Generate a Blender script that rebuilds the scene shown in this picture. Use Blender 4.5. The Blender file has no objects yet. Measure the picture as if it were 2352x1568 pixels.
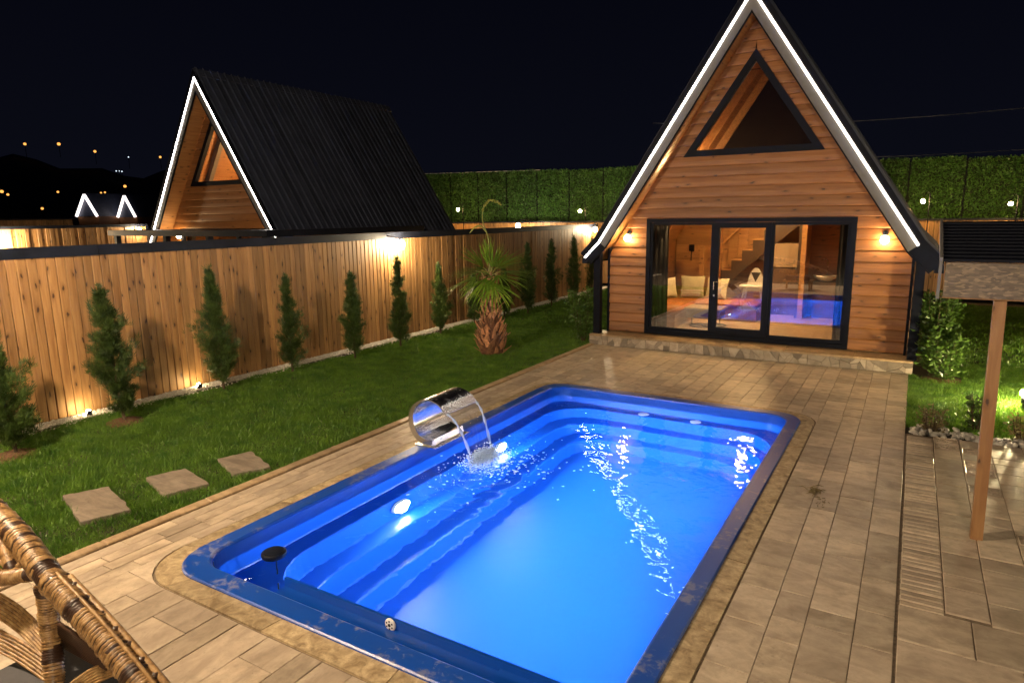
import bpy, bmesh, math, random
import numpy as np
from mathutils import Vector, Matrix

random.seed(11)
rng = np.random.default_rng(7)
scene = bpy.context.scene
COL = scene.collection
R = math.radians

# ------------------------------------------------------------------ camera
CAM = Vector((0.0, 0.0, 2.55))
def cam_axes(yaw, pitch, roll):
    f = Vector((math.sin(yaw) * math.cos(pitch), math.cos(yaw) * math.cos(pitch), math.sin(pitch)))
    r = Vector((math.cos(yaw), -math.sin(yaw), 0))
    u = r.cross(f)
    return r * math.cos(roll) + u * math.sin(roll), -r * math.sin(roll) + u * math.cos(roll), f
cr, cu, cf = cam_axes(R(-31.093), R(-10.744), R(-0.736))
cd = bpy.data.cameras.new('camera')
cam = bpy.data.objects.new('camera', cd)
COL.objects.link(cam)
cd.sensor_width = 36.0
cd.lens = 36.0 * 1522.56 / 2352.0
cd.clip_start = 0.05
cd.clip_end = 3000
m = Matrix.Identity(4)
for i in range(3):
    m[i][0], m[i][1], m[i][2], m[i][3] = cr[i], cu[i], -cf[i], CAM[i]
cam.matrix_world = m
scene.camera = cam

# ------------------------------------------------------------------ world: clear night sky
world = bpy.data.worlds.new('World')
scene.world = world
world.use_nodes = True
wn = world.node_tree
wn.nodes.clear()
wo = wn.nodes.new('ShaderNodeOutputWorld')
wb = wn.nodes.new('ShaderNodeBackground')
wc = wn.nodes.new('ShaderNodeTexCoord')
wsep = wn.nodes.new('ShaderNodeSeparateXYZ')
wr = wn.nodes.new('ShaderNodeValToRGB')
wr.color_ramp.elements[0].position = 0.0
wr.color_ramp.elements[0].color = (0.0034, 0.0038, 0.0075, 1)
wr.color_ramp.elements[1].position = 0.55
wr.color_ramp.elements[1].color = (0.0004, 0.0006, 0.0026, 1)
wn.links.new(wc.outputs['Generated'], wsep.inputs[0])
wn.links.new(wsep.outputs['Z'], wr.inputs[0])
wn.links.new(wr.outputs[0], wb.inputs['Color'])
wb.inputs['Strength'].default_value = 1.0
wn.links.new(wb.outputs[0], wo.inputs[0])

# ------------------------------------------------------------------ exposure / render
vs = scene.view_settings
vs.view_transform = 'Standard'
vs.look = 'None'
vs.exposure = 0.0
vs.gamma = 1.0
vs.use_curve_mapping = False
cy = scene.cycles
cy.use_denoising = True
try:
    cy.denoiser = 'OPENIMAGEDENOISE'
except Exception:
    pass
cy.max_bounces = 6
cy.diffuse_bounces = 2
cy.glossy_bounces = 3
cy.transmission_bounces = 4
cy.transparent_max_bounces = 12
cy.caustics_reflective = True
cy.caustics_refractive = True
cy.sample_clamp_indirect = 12.0
cy.sample_clamp_direct = 0.0
cy.blur_glossy = 1.0

# lamp radiances
L_LED = 30.0
L_FENCE = 700.0
L_WALL = 130.0
L_YARD = 3600.0
L_POOL = 3600.0
L_ROOM = 480.0
L_GROUND = 260.0

# ------------------------------------------------------------------ helpers
WL = {}
def wloc(o):
    return WL.get(o.name, Vector((0, 0, 0))) if o else Vector((0, 0, 0))
def tag(o, label=None, cat=None, group=None, kind=None):
    if label: o['label'] = label
    if cat: o['category'] = cat
    if group: o['group'] = group
    if kind: o['kind'] = kind
    return o
def thing(name, loc, label, cat, group=None):
    o = bpy.data.objects.new(name, None)
    o.empty_display_size = 0.1
    COL.objects.link(o)
    o.location = loc
    WL[o.name] = Vector(loc)
    return tag(o, label, cat, group)
def link_mesh(name, me, mat, parent, center):
    o = bpy.data.objects.new(name, me)
    COL.objects.link(o)
    if mat is not None and len(me.materials) == 0:
        me.materials.append(mat)
    c = Vector(center)
    WL[o.name] = c
    if parent:
        o.parent = parent
        o.location = c - wloc(parent)
    else:
        o.location = c
    return o

class MB:
    def __init__(s):
        s.v, s.f = [], []
    def add(s, verts, faces):
        n = len(s.v)
        s.v += [tuple(p) for p in verts]
        s.f += [tuple(i + n for i in f) for f in faces]
        return s
    def box(s, x0, x1, y0, y1, z0, z1):
        return s.add([(x0, y0, z0), (x1, y0, z0), (x1, y1, z0), (x0, y1, z0), (x0, y0, z1), (x1, y0, z1), (x1, y1, z1), (x0, y1, z1)],
                     [(0, 3, 2, 1), (4, 5, 6, 7), (0, 1, 5, 4), (1, 2, 6, 5), (2, 3, 7, 6), (3, 0, 4, 7)])
    def cbox(s, x0, x1, y0, y1, z0, z1, c=0.008):
        """box with chamfered top edges"""
        return s.add([(x0, y0, z0), (x1, y0, z0), (x1, y1, z0), (x0, y1, z0),
                      (x0, y0, z1 - c), (x1, y0, z1 - c), (x1, y1, z1 - c), (x0, y1, z1 - c),
                      (x0 + c, y0 + c, z1), (x1 - c, y0 + c, z1), (x1 - c, y1 - c, z1), (x0 + c, y1 - c, z1)],
                     [(0, 3, 2, 1), (0, 1, 5, 4), (1, 2, 6, 5), (2, 3, 7, 6), (3, 0, 4, 7),
                      (4, 5, 9, 8), (5, 6, 10, 9), (6, 7, 11, 10), (7, 4, 8, 11), (8, 9, 10, 11)])
    def bar(s, a, b, w, h, up=(0, 0, 1)):
        a, b = Vector(a), Vector(b)
        d = (b - a).normalized()
        upv = Vector(up)
        if abs(d.dot(upv)) > 0.98: upv = Vector((0, 1, 0))
        x = d.cross(upv).normalized() * (w / 2)
        y = x.cross(d).normalized() * (h / 2)
        vs_ = [a - x - y, a + x - y, a + x + y, a - x + y, b - x - y, b + x - y, b + x + y, b - x + y]
        return s.add(vs_, [(0, 1, 2, 3), (7, 6, 5, 4), (0, 4, 5, 1), (1, 5, 6, 2), (2, 6, 7, 3), (3, 7, 4, 0)])
    def prism(s, pts_a, pts_b):
        """two matching loops joined and capped"""
        n = len(pts_a)
        f = [tuple(range(n))[::-1], tuple(range(n, 2 * n))]
        for i in range(n):
            j = (i + 1) % n
            f.append((i, j, n + j, n + i))
        return s.add(list(pts_a) + list(pts_b), f)
    def tube(s, path, radii, n=10, cap=True, closed=False):
        path = [Vector(p) for p in path]
        if not hasattr(radii, '__len__'): radii = [radii] * len(path)
        rings = []
        up = None
        N = len(path)
        for i, p in enumerate(path):
            if closed: d = (path[(i + 1) % N] - path[i - 1]).normalized()
            else: d = (path[min(i + 1, N - 1)] - path[max(i - 1, 0)]).normalized()
            if up is None:
                up = Vector((0, 0, 1)) if abs(d.z) < 0.9 else Vector((1, 0, 0))
            x = d.cross(up).normalized()
            up = x.cross(d).normalized()
            rings.append([p + (x * math.cos(2 * math.pi * k / n) + up * math.sin(2 * math.pi * k / n)) * radii[i] for k in range(n)])
        base = len(s.v)
        for r in rings: s.v += [tuple(q) for q in r]
        for i in range(N if closed else N - 1):
            i2 = (i + 1) % N
            for k in range(n):
                k2 = (k + 1) % n
                s.f.append((base + i * n + k, base + i2 * n + k, base + i2 * n + k2, base + i * n + k2)[::-1])
        if cap and not closed:
            s.f.append(tuple(base + k for k in range(n)))
            s.f.append(tuple(base + (N - 1) * n + k for k in range(n))[::-1])
        return s
    def lathe(s, prof, c=(0, 0, 0), n=20, axis='Z'):
        c = Vector(c)
        base = len(s.v)
        for r, z in prof:
            for k in range(n):
                a = 2 * math.pi * k / n
                if axis == 'Z': p = Vector((r * math.cos(a), r * math.sin(a), z))
                elif axis == 'X': p = Vector((z, r * math.cos(a), r * math.sin(a)))
                else: p = Vector((r * math.sin(a), z, r * math.cos(a)))
                s.v.append(tuple(c + p))
        for i in range(len(prof) - 1):
            for k in range(n):
                k2 = (k + 1) % n
                s.f.append((base + i * n + k, base + i * n + k2, base + (i + 1) * n + k2, base + (i + 1) * n + k))
        s.f.append(tuple(base + k for k in range(n))[::-1])
        s.f.append(tuple(base + (len(prof) - 1) * n + k for k in range(n)))
        return s
    def sphere(s, c, r, n=14, m_=8, sz=1.0):
        prof = []
        for i in range(1, m_):
            a = math.pi * i / m_
            prof.append((r * math.sin(a), -r * sz * math.cos(a)))
        return s.lathe(prof, c, n)
    def ext(s, pts, axis, a, b):
        """extrude a 2-D polygon along an axis: axis 'Y' -> pts are (x,z); 'X' -> (y,z); 'Z' -> (x,y)"""
        def P(p, t):
            return (p[0], t, p[1]) if axis == 'Y' else ((t, p[0], p[1]) if axis == 'X' else (p[0], p[1], t))
        return s.prism([P(p, a) for p in pts], [P(p, b) for p in pts])
    def build(s, name, mat, parent=None, smooth=False, center=None, fixn=True):
        V = np.array(s.v, dtype=float)
        if center is None:
            center = (V.min(0) + V.max(0)) / 2
        V = V - np.array(center, dtype=float)
        me = bpy.data.meshes.new(name)
        me.from_pydata([tuple(p) for p in V], [], s.f)
        if fixn:
            bm = bmesh.new(); bm.from_mesh(me)
            bmesh.ops.recalc_face_normals(bm, faces=bm.faces)
            bm.to_mesh(me); bm.free()
        if smooth:
            me.polygons.foreach_set('use_smooth', [True] * len(me.polygons))
        me.update()
        return link_mesh(name, me, mat, parent, center)

def copy_obj(o, parent, world_loc):
    c = o.copy()
    COL.objects.link(c)
    c.parent = parent
    WL[c.name] = Vector(world_loc)
    c.location = Vector(world_loc) - wloc(parent)
    return c

def tri_mesh(name, V, F, mat, parent=None, center=(0, 0, 0), mats=None, midx=None):
    """fast mesh from numpy: V (n,3), F (m,3)"""
    me = bpy.data.meshes.new(name)
    V = np.asarray(V, dtype=np.float32) - np.asarray(center, dtype=np.float32)
    F = np.asarray(F, dtype=np.int32)
    k = F.shape[1]
    me.vertices.add(len(V)); me.vertices.foreach_set('co', V.ravel())
    me.loops.add(F.size); me.loops.foreach_set('vertex_index', F.ravel())
    me.polygons.add(len(F))
    me.polygons.foreach_set('loop_start', np.arange(0, F.size, k, dtype=np.int32))
    try:
        me.polygons.foreach_set('loop_total', np.full(len(F), k, dtype=np.int32))
    except Exception:
        pass
    if mats:
        for q in mats: me.materials.append(q)
        if midx is not None: me.polygons.foreach_set('material_index', np.asarray(midx, dtype=np.int32))
    me.update(calc_edges=True)
    me.validate()
    return link_mesh(name, me, mat, parent, center)

# ------------------------------------------------------------------ materials
def new_mat(name):
    mt = bpy.data.materials.new(name)
    mt.use_nodes = True
    nt = mt.node_tree
    for n in list(nt.nodes): nt.nodes.remove(n)
    out = nt.nodes.new('ShaderNodeOutputMaterial')
    return mt, nt, out
def nd(nt, t, **kw):
    n = nt.nodes.new(t)
    for k, v in kw.items():
        if k.startswith('i_'):
            n.inputs[k[2:].replace('_', ' ')].default_value = v
        else: setattr(n, k, v)
    return n
def rgba(c): return (c[0], c[1], c[2], 1.0)
def coords(nt, scale=(1, 1, 1), rnd=True, kind='Object'):
    tc = nd(nt, 'ShaderNodeTexCoord')
    mp = nd(nt, 'ShaderNodeMapping')
    mp.inputs['Scale'].default_value = scale
    if rnd:
        oi = nd(nt, 'ShaderNodeObjectInfo')
        mul = nd(nt, 'ShaderNodeVectorMath', operation='SCALE')
        mul.inputs[0].default_value = (37.0, 53.0, 71.0)
        nt.links.new(oi.outputs['Random'], mul.inputs['Scale'])
        ad = nd(nt, 'ShaderNodeVectorMath', operation='ADD')
        nt.links.new(tc.outputs[kind], ad.inputs[0]); nt.links.new(mul.outputs[0], ad.inputs[1])
        nt.links.new(ad.outputs[0], mp.inputs['Vector'])
    else:
        nt.links.new(tc.outputs[kind], mp.inputs['Vector'])
    return mp.outputs[0]
def ramp(nt, fac, stops):
    r = nd(nt, 'ShaderNodeValToRGB')
    el = r.color_ramp.elements
    while len(el) < len(stops): el.new(0.5)
    for e, (p, c) in zip(el, stops):
        e.position = p; e.color = rgba(c)
    nt.links.new(fac, r.inputs[0])
    return r.outputs[0]
def mix(nt, fac, a, b, mode='MIX'):
    mx = nd(nt, 'ShaderNodeMix', data_type='RGBA', blend_type=mode)
    if isinstance(fac, float): mx.inputs[0].default_value = fac
    else: nt.links.new(fac, mx.inputs[0])
    for sock, v in ((6, a), (7, b)):
        if isinstance(v, tuple): mx.inputs[sock].default_value = rgba(v)
        else: nt.links.new(v, mx.inputs[sock])
    return mx.outputs[2]
def bsdf(nt, out, color=None, rough=0.5, metal=0.0, bump=None, bstr=0.3, bdist=0.01, spec=0.5):
    b = nd(nt, 'ShaderNodeBsdfPrincipled')
    if color is not None:
        if isinstance(color, tuple): b.inputs['Base Color'].default_value = rgba(color)
        else: nt.links.new(color, b.inputs['Base Color'])
    if isinstance(rough, float): b.inputs['Roughness'].default_value = rough
    else: nt.links.new(rough, b.inputs['Roughness'])
    b.inputs['Metallic'].default_value = metal
    b.inputs['Specular IOR Level'].default_value = spec
    if bump is not None:
        bp = nd(nt, 'ShaderNodeBump')
        bp.inputs['Strength'].default_value = bstr
        bp.inputs['Distance'].default_value = bdist
        nt.links.new(bump, bp.inputs['Height'])
        nt.links.new(bp.outputs[0], b.inputs['Normal'])
    if out is not None:
        nt.links.new(b.outputs[0], out.inputs[0])
    return b
def value_jitter(nt, col, lo, hi, seed_mul=1.0):
    oi = nd(nt, 'ShaderNodeObjectInfo')
    mr = nd(nt, 'ShaderNodeMapRange')
    mr.inputs['To Min'].default_value = lo; mr.inputs['To Max'].default_value = hi
    if seed_mul != 1.0:
        mm = nd(nt, 'ShaderNodeMath', operation='MULTIPLY'); mm.inputs[1].default_value = seed_mul
        fr = nd(nt, 'ShaderNodeMath', operation='FRACT')
        nt.links.new(oi.outputs['Random'], mm.inputs[0]); nt.links.new(mm.outputs[0], fr.inputs[0])
        nt.links.new(fr.outputs[0], mr.inputs['Value'])
    else:
        nt.links.new(oi.outputs['Random'], mr.inputs['Value'])
    hs = nd(nt, 'ShaderNodeHueSaturation')
    nt.links.new(mr.outputs[0], hs.inputs['Value'])
    nt.links.new(col, hs.inputs['Color'])
    return hs.outputs[0]
def noise(nt, vec, scale=5.0, detail=4.0, rough=0.55, dist=0.0):
    n = nd(nt, 'ShaderNodeTexNoise')
    n.inputs['Scale'].default_value = scale; n.inputs['Detail'].default_value = detail
    n.inputs['Roughness'].default_value = rough; n.inputs['Distortion'].default_value = dist
    nt.links.new(vec, n.inputs['Vector'])
    return n
def math_(nt, op, a, b=None):
    n = nd(nt, 'ShaderNodeMath', operation=op)
    for i, v in enumerate((a, b)):
        if v is None: continue
        if isinstance(v, (int, float)): n.inputs[i].default_value = v
        else: nt.links.new(v, n.inputs[i])
    return n.outputs[0]

def wood(name, light, dark, axis='Z', knots=True, rough=0.55, jit=(0.78, 1.15), knot_c=(0.05, 0.02, 0.008), knot_thr=0.10, grain=1.0, knot_scale=6.5):
    mt, nt, out = new_mat(name)
    st = {'Z': (14, 14, 0.9), 'X': (0.9, 14, 14), 'Y': (14, 0.9, 14)}[axis]
    v = coords(nt, tuple(q * grain for q in st))
    n1 = noise(nt, v, 1.6, 6, 0.6, 0.6)
    c = ramp(nt, n1.outputs['Fac'], [(0.32, dark), (0.62, light)])
    v3 = coords(nt, tuple(q * 0.16 for q in st))
    n3 = noise(nt, v3, 2.0, 3, 0.5, 0.3)
    c = mix(nt, math_(nt, 'MULTIPLY', n3.outputs['Fac'], 0.35), c, tuple(q * 0.55 for q in dark))
    if knots:
        v2a = coords(nt, (1, 1, 1))
        sp2 = nd(nt, 'ShaderNodeSeparateXYZ'); nt.links.new(v2a, sp2.inputs[0])
        cb2 = nd(nt, 'ShaderNodeCombineXYZ')
        ax_ = {'Z': ('Y', 'Z'), 'X': ('Z', 'X'), 'Y': ('Z', 'Y')}[axis]
        nt.links.new(math_(nt, 'ADD', sp2.outputs['X'], sp2.outputs['Y']) if axis == 'Z' else sp2.outputs[ax_[0]], cb2.inputs[0])
        nt.links.new(math_(nt, 'MULTIPLY', sp2.outputs[ax_[1]], 0.36), cb2.inputs[1])
        v2 = cb2.outputs[0]
        vo = nd(nt, 'ShaderNodeTexVoronoi'); vo.voronoi_dimensions = '2D'; vo.inputs['Scale'].default_value = knot_scale
        vo.inputs['Randomness'].default_value = 1.0
        wob = noise(nt, v2, 14, 3, 0.6)
        addv = nd(nt, 'ShaderNodeVectorMath', operation='ADD')
        sc = nd(nt, 'ShaderNodeVectorMath', operation='SCALE'); sc.inputs['Scale'].default_value = 0.06
        nt.links.new(wob.outputs['Color'], sc.inputs[0]); nt.links.new(v2, addv.inputs[0]); nt.links.new(sc.outputs[0], addv.inputs[1])
        nt.links.new(addv.outputs[0], vo.inputs['Vector'])
        k = nd(nt, 'ShaderNodeMapRange'); k.inputs['From Min'].default_value = knot_thr; k.inputs['From Max'].default_value = knot_thr * 0.55
        nt.links.new(vo.outputs['Distance'], k.inputs['Value'])
        ring = nd(nt, 'ShaderNodeMapRange'); ring.inputs['From Min'].default_value = knot_thr * 2.6; ring.inputs['From Max'].default_value = knot_thr
        nt.links.new(vo.outputs['Distance'], ring.inputs['Value'])
        kc = nd(nt, 'ShaderNodeSeparateColor'); nt.links.new(vo.outputs['Color'], kc.inputs[0])
        gate = math_(nt, 'GREATER_THAN', kc.outputs[0], 0.5)
        c = mix(nt, math_(nt, 'MULTIPLY', math_(nt, 'MULTIPLY', ring.outputs[0], gate), 0.5), c, tuple(q * 0.6 for q in dark))
        c = mix(nt, math_(nt, 'MULTIPLY', math_(nt, 'MULTIPLY', k.outputs[0], gate), 0.95), c, knot_c)
    c = value_jitter(nt, c, *jit)
    bsdf(nt, out, c, rough, bump=n1.outputs['Fac'], bstr=0.25, bdist=0.004)
    return mt

def simple(name, col, rough=0.5, metal=0.0, var=0.25, scale=6.0, bstr=0.15, bdist=0.004, jit=None, spec=0.5):
    mt, nt, out = new_mat(name)
    v = coords(nt, (1, 1, 1))
    n1 = noise(nt, v, scale, 5, 0.6)
    c = ramp(nt, n1.outputs['Fac'], [(0.3, tuple(q * (1 - var) for q in col)), (0.7, tuple(min(1, q * (1 + var)) for q in col))])
    if jit: c = value_jitter(nt, c, *jit)
    rr = nd(nt, 'ShaderNodeMapRange'); rr.inputs['To Min'].default_value = max(0.02, rough - 0.12); rr.inputs['To Max'].default_value = min(1, rough + 0.12)
    nt.links.new(n1.outputs['Fac'], rr.inputs['Value'])
    bsdf(nt, out, c, rr.outputs[0], metal, bump=n1.outputs['Fac'], bstr=bstr, bdist=bdist, spec=spec)
    return mt

def emit(name, col, strength):
    mt, nt, out = new_mat(name)
    e = nd(nt, 'ShaderNodeEmission')
    e.inputs[0].default_value = rgba(col); e.inputs[1].default_value = strength
    nt.links.new(e.outputs[0], out.inputs[0])
    return mt

def travertine(name, a, b, rough=0.42, jit=(0.75, 1.18), pits=0.5, scale=1.0, hue=True, streak=(1.5, 3.0, 2)):
    mt, nt, out = new_mat(name)
    v = coords(nt, (scale, scale, scale))
    vs_ = coords(nt, tuple(q * scale for q in streak))
    n1 = noise(nt, vs_, 2.2, 7, 0.62, 0.8)
    n2 = noise(nt, v, 34, 4, 0.6)
    c = ramp(nt, n1.outputs['Fac'], [(0.34, tuple(p * 0.86 for p in a)), (0.5, tuple((p + q) / 2 for p, q in zip(a, b))), (0.64, b)])
    pit = nd(nt, 'ShaderNodeMapRange'); pit.inputs['From Min'].default_value = 0.36; pit.inputs['From Max'].default_value = 0.27
    nt.links.new(n2.outputs['Fac'], pit.inputs['Value'])
    c = mix(nt, math_(nt, 'MULTIPLY', pit.outputs[0], pits), c, tuple(q * 0.35 for q in a))
    n5 = noise(nt, v, 5, 4, 0.6)
    dirt = nd(nt, 'ShaderNodeMapRange'); dirt.inputs['From Min'].default_value = 0.56; dirt.inputs['From Max'].default_value = 0.8
    nt.links.new(n5.outputs['Fac'], dirt.inputs['Value'])
    c = mix(nt, math_(nt, 'MULTIPLY', dirt.outputs[0], 0.75), c, tuple(q * 0.5 for q in a))
    n6 = noise(nt, v, 11, 6, 0.75)
    fl_ = nd(nt, 'ShaderNodeMapRange'); fl_.inputs['From Min'].default_value = 0.44; fl_.inputs['From Max'].default_value = 0.66
    nt.links.new(n6.outputs['Fac'], fl_.inputs['Value'])
    c = mix(nt, math_(nt, 'MULTIPLY', fl_.outputs[0], 0.42), c, tuple(q * 0.68 for q in a))
    c = value_jitter(nt, c, *jit)
    if hue:
        oi = nd(nt, 'ShaderNodeObjectInfo')
        fr = math_(nt, 'FRACT', math_(nt, 'MULTIPLY', oi.outputs['Random'], 17.3))
        c = mix(nt, math_(nt, 'MULTIPLY', fr, 0.35), c, (0.30, 0.235, 0.19))
    hgt = math_(nt, 'ADD', math_(nt, 'MULTIPLY', n1.outputs['Fac'], 0.5), math_(nt, 'MULTIPLY', pit.outputs[0], -0.6))
    rr = nd(nt, 'ShaderNodeMapRange'); rr.inputs['To Min'].default_value = rough - 0.14; rr.inputs['To Max'].default_value = rough + 0.2
    nt.links.new(n5.outputs['Fac'], rr.inputs['Value'])
    bsdf(nt, out, c, rr.outputs[0], bump=hgt, bstr=0.5, bdist=0.006)
    return mt

def leaf_mat(name, dark, light, scale=7.0, trans=0.25, rough=0.5, jit=(0.8, 1.2)):
    mt, nt, out = new_mat(name)
    v = coords(nt, (1, 1, 1))
    n1 = noise(nt, v, scale, 3, 0.6)
    n2 = noise(nt, v, scale * 9, 2, 0.6)
    f = math_(nt, 'ADD', math_(nt, 'MULTIPLY', n1.outputs['Fac'], 0.6), math_(nt, 'MULTIPLY', n2.outputs['Fac'], 0.4))
    c = ramp(nt, f, [(0.35, dark), (0.66, light)])
    c = value_jitter(nt, c, *jit)
    b = bsdf(nt, None, c, rough)
    t = nd(nt, 'ShaderNodeBsdfTranslucent'); nt.links.new(c, t.inputs[0])
    mx = nd(nt, 'ShaderNodeMixShader'); mx.inputs[0].default_value = trans
    nt.links.new(b.outputs[0], mx.inputs[1]); nt.links.new(t.outputs[0], mx.inputs[2])
    nt.links.new(mx.outputs[0], out.inputs[0])
    return mt

WARM = (1.0, 0.72, 0.40)
WARM2 = (1.0, 0.62, 0.25)
M_FENCE = wood('fence_wood', (0.48, 0.26, 0.098), (0.31, 0.148, 0.050), 'Z', knot_thr=0.105, jit=(0.66, 1.2), knot_scale=7.5)
M_SIDING = wood('siding_wood', (0.36, 0.150, 0.046), (0.23, 0.085, 0.025), 'X', knot_thr=0.085, jit=(0.8, 1.12))
M_INWOOD = wood('interior_wood', (0.50, 0.27, 0.10), (0.36, 0.17, 0.055), 'X', knot_thr=0.07)
M_POSTWOOD = wood('post_wood', (0.42, 0.22, 0.085), (0.30, 0.14, 0.05), 'Z', knot_thr=0.07)
M_SIDEWOOD = wood('side_wood', (0.40, 0.19, 0.065), (0.26, 0.11, 0.035), 'Y', knot_thr=0.08)
M_DARK = simple('dark_frame_paint', (0.0040, 0.0050, 0.0105), 0.55, 0.0, 0.3, 9, 0.1, spec=0.10)
M_CAP = simple('cap_sheet_metal', (0.010, 0.012, 0.021), 0.50, 0.0, 0.4, 5, 0.15, spec=0.2)
M_ROOF = simple('roof_sheet_metal', (0.034, 0.040, 0.066), 0.45, 0.0, 0.3, 3, 0.1, jit=(0.75, 1.3))
M_FASCIA = simple('fascia_board', (0.13, 0.122, 0.115), 0.55, 0.0, 0.12, 8, 0.1)
M_LED = emit('led_light', (1.0, 0.90, 0.80), L_LED)
M_FLAMP = emit('fence_lamp_light', (1.0, 0.78, 0.48), L_FENCE)
M_WLAMP = emit('wall_lamp_light', (1.0, 0.70, 0.32), L_WALL)
M_YLAMP = emit('yard_lamp_light', (1.0, 0.76, 0.50), L_YARD)
M_PLAMP = emit('pool_lamp_light', (0.72, 0.90, 1.0), L_POOL)
M_RLAMP = emit('room_lamp_light', (1.0, 0.60, 0.24), L_ROOM)
M_GLAMP = emit('ground_spot_light', (1.0, 0.78, 0.40), L_GROUND)
M_HLAMP = emit('hedge_lamp_light', (1.0, 0.60, 0.20), 700.0)
M_SLAMP = emit('street_lamp_light', (1.0, 0.40, 0.08), 1.9)
M_SLAMPW = emit('white_far_light', (0.75, 0.88, 1.0), 2.0)
M_TILE = travertine('deck_travertine', (0.38, 0.295, 0.205), (0.60, 0.49, 0.36), rough=0.38, jit=(0.72, 1.18))
M_PLANKTILE = travertine('plank_travertine', (0.34, 0.26, 0.18), (0.52, 0.415, 0.30), streak=(3.4, 1.3, 2))
M_COPING = travertine('coping_travertine', (0.24, 0.165, 0.085), (0.50, 0.385, 0.23), pits=1.0, scale=2.6, hue=False, rough=0.4, streak=(2, 2, 2))
M_KERB = travertine('kerb_travertine', (0.30, 0.20, 0.11), (0.44, 0.31, 0.18), pits=0.7, scale=1.6, hue=False)
M_SLATE = travertine('stepping_stone', (0.17, 0.135, 0.105), (0.27, 0.22, 0.17), streak=(1.5, 6, 2), hue=False)
M_FACING = travertine('facing_stone', (0.22, 0.175, 0.13), (0.38, 0.32, 0.26), jit=(0.45, 1.7))
M_GROUT = simple('grout', (0.19, 0.14, 0.095), 0.9, 0, 0.4, 30, 0.4)
M_SOIL = simple('soil', (0.030, 0.022, 0.012), 0.95, 0, 0.5, 20, 0.6, 0.02)
M_EARTH = simple('dry_ground', (0.02, 0.018, 0.012), 0.95, 0, 0.5, 0.8, 0.4, 0.02)
M_PEBBLE = simple('pebble', (0.42, 0.39, 0.34), 0.55, 0, 0.3, 12, 0.2, jit=(0.5, 1.35))
M_GRAVEL = simple('white_gravel', (0.50, 0.46, 0.40), 0.8, 0, 0.35, 25, 0.4)
M_STEEL = simple('brushed_steel', (0.66, 0.64, 0.61), 0.24, 1.0, 0.05, 12, 0.03, 0.001)
M_BLACKP = simple('black_plastic', (0.005, 0.006, 0.010), 0.35, 0, 0.2, 10, 0.05, spec=0.25)
M_WHITEP = simple('white_plastic', (0.70, 0.68, 0.64), 0.4, 0, 0.05, 10, 0.05)
M_CONIFER = leaf_mat('conifer_foliage', (0.016, 0.040, 0.008), (0.085, 0.135, 0.022), 7.0, 0.2)
M_BROADLEAF = leaf_mat('broad_leaf', (0.022, 0.065, 0.010), (0.12, 0.21, 0.03), 10.0, 0.25, 0.35)
M_DRYLEAF = leaf_mat('dry_leaf', (0.10, 0.075, 0.03), (0.26, 0.20, 0.09), 14.0, 0.2)
M_PALMLEAF = leaf_mat('palm_leaf', (0.08, 0.18, 0.014), (0.30, 0.44, 0.05), 4.0, 0.3, 0.4)
M_PALMSTALK = leaf_mat('palm_stalk', (0.16, 0.19, 0.03), (0.34, 0.32, 0.08), 9.0, 0.2, 0.5)
M_PALMBARK = simple('palm_bark', (0.13, 0.055, 0.030), 0.8, 0, 0.5, 16, 0.6, 0.01, jit=(0.7, 1.4))
M_PALMHUSK = simple('palm_husk', (0.32, 0.15, 0.075), 0.55, 0, 0.5, 22, 0.4, jit=(0.4, 2.0))
M_BARK = simple('bark', (0.07, 0.045, 0.025), 0.9, 0, 0.4, 20, 0.6, 0.01)
M_GRASS = leaf_mat('grass_blade', (0.030, 0.100, 0.005), (0.140, 0.260, 0.018), 4.5, 0.25, 0.55, jit=(1, 1))
M_HEDGELEAF = leaf_mat('artificial_hedge_leaf', (0.025, 0.085, 0.015), (0.10, 0.24, 0.045), 5.0, 0.1, 0.45)
M_HEDGEBACK = simple('hedge_backing', (0.010, 0.022, 0.008), 0.9, 0, 0.4, 14)
M_FABRIC = simple('cushion_linen', (0.50, 0.44, 0.31), 0.9, 0, 0.12, 40, 0.3, 0.003)
M_FABRIC2 = simple('cushion_olive', (0.30, 0.27, 0.17), 0.9, 0, 0.15, 40, 0.3, 0.003)
M_SOFA = simple('sofa_leather', (0.36, 0.115, 0.032), 0.5, 0, 0.2, 20, 0.2)
M_CURTAIN = simple('dark_curtain', (0.028, 0.022, 0.020), 0.95, 0, 0.3, 20, 0.2)
M_GREYCUSH = simple('grey_cushion', (0.045, 0.043, 0.047), 0.9, 0, 0.2, 60, 0.3, 0.002)
M_STAIRDARK = simple('stair_dark_wood', (0.050, 0.026, 0.012), 0.6, 0, 0.3, 12)
M_TAN = simple('cabinet_tan', (0.30, 0.22, 0.14), 0.5, 0, 0.1, 6)
M_BROWN = simple('cabinet_brown', (0.10, 0.055, 0.028), 0.5, 0, 0.2, 6)
M_FLOOR = simple('room_floor', (0.36, 0.25, 0.14), 0.4, 0, 0.15, 4)
M_WIRE = simple('wire', (0.75, 0.74, 0.72), 0.6, 0, 0.1, 4)
M_MULCH = simple('mulch', (0.10, 0.045, 0.020), 0.95, 0, 0.5, 40, 0.8, 0.02)

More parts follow.
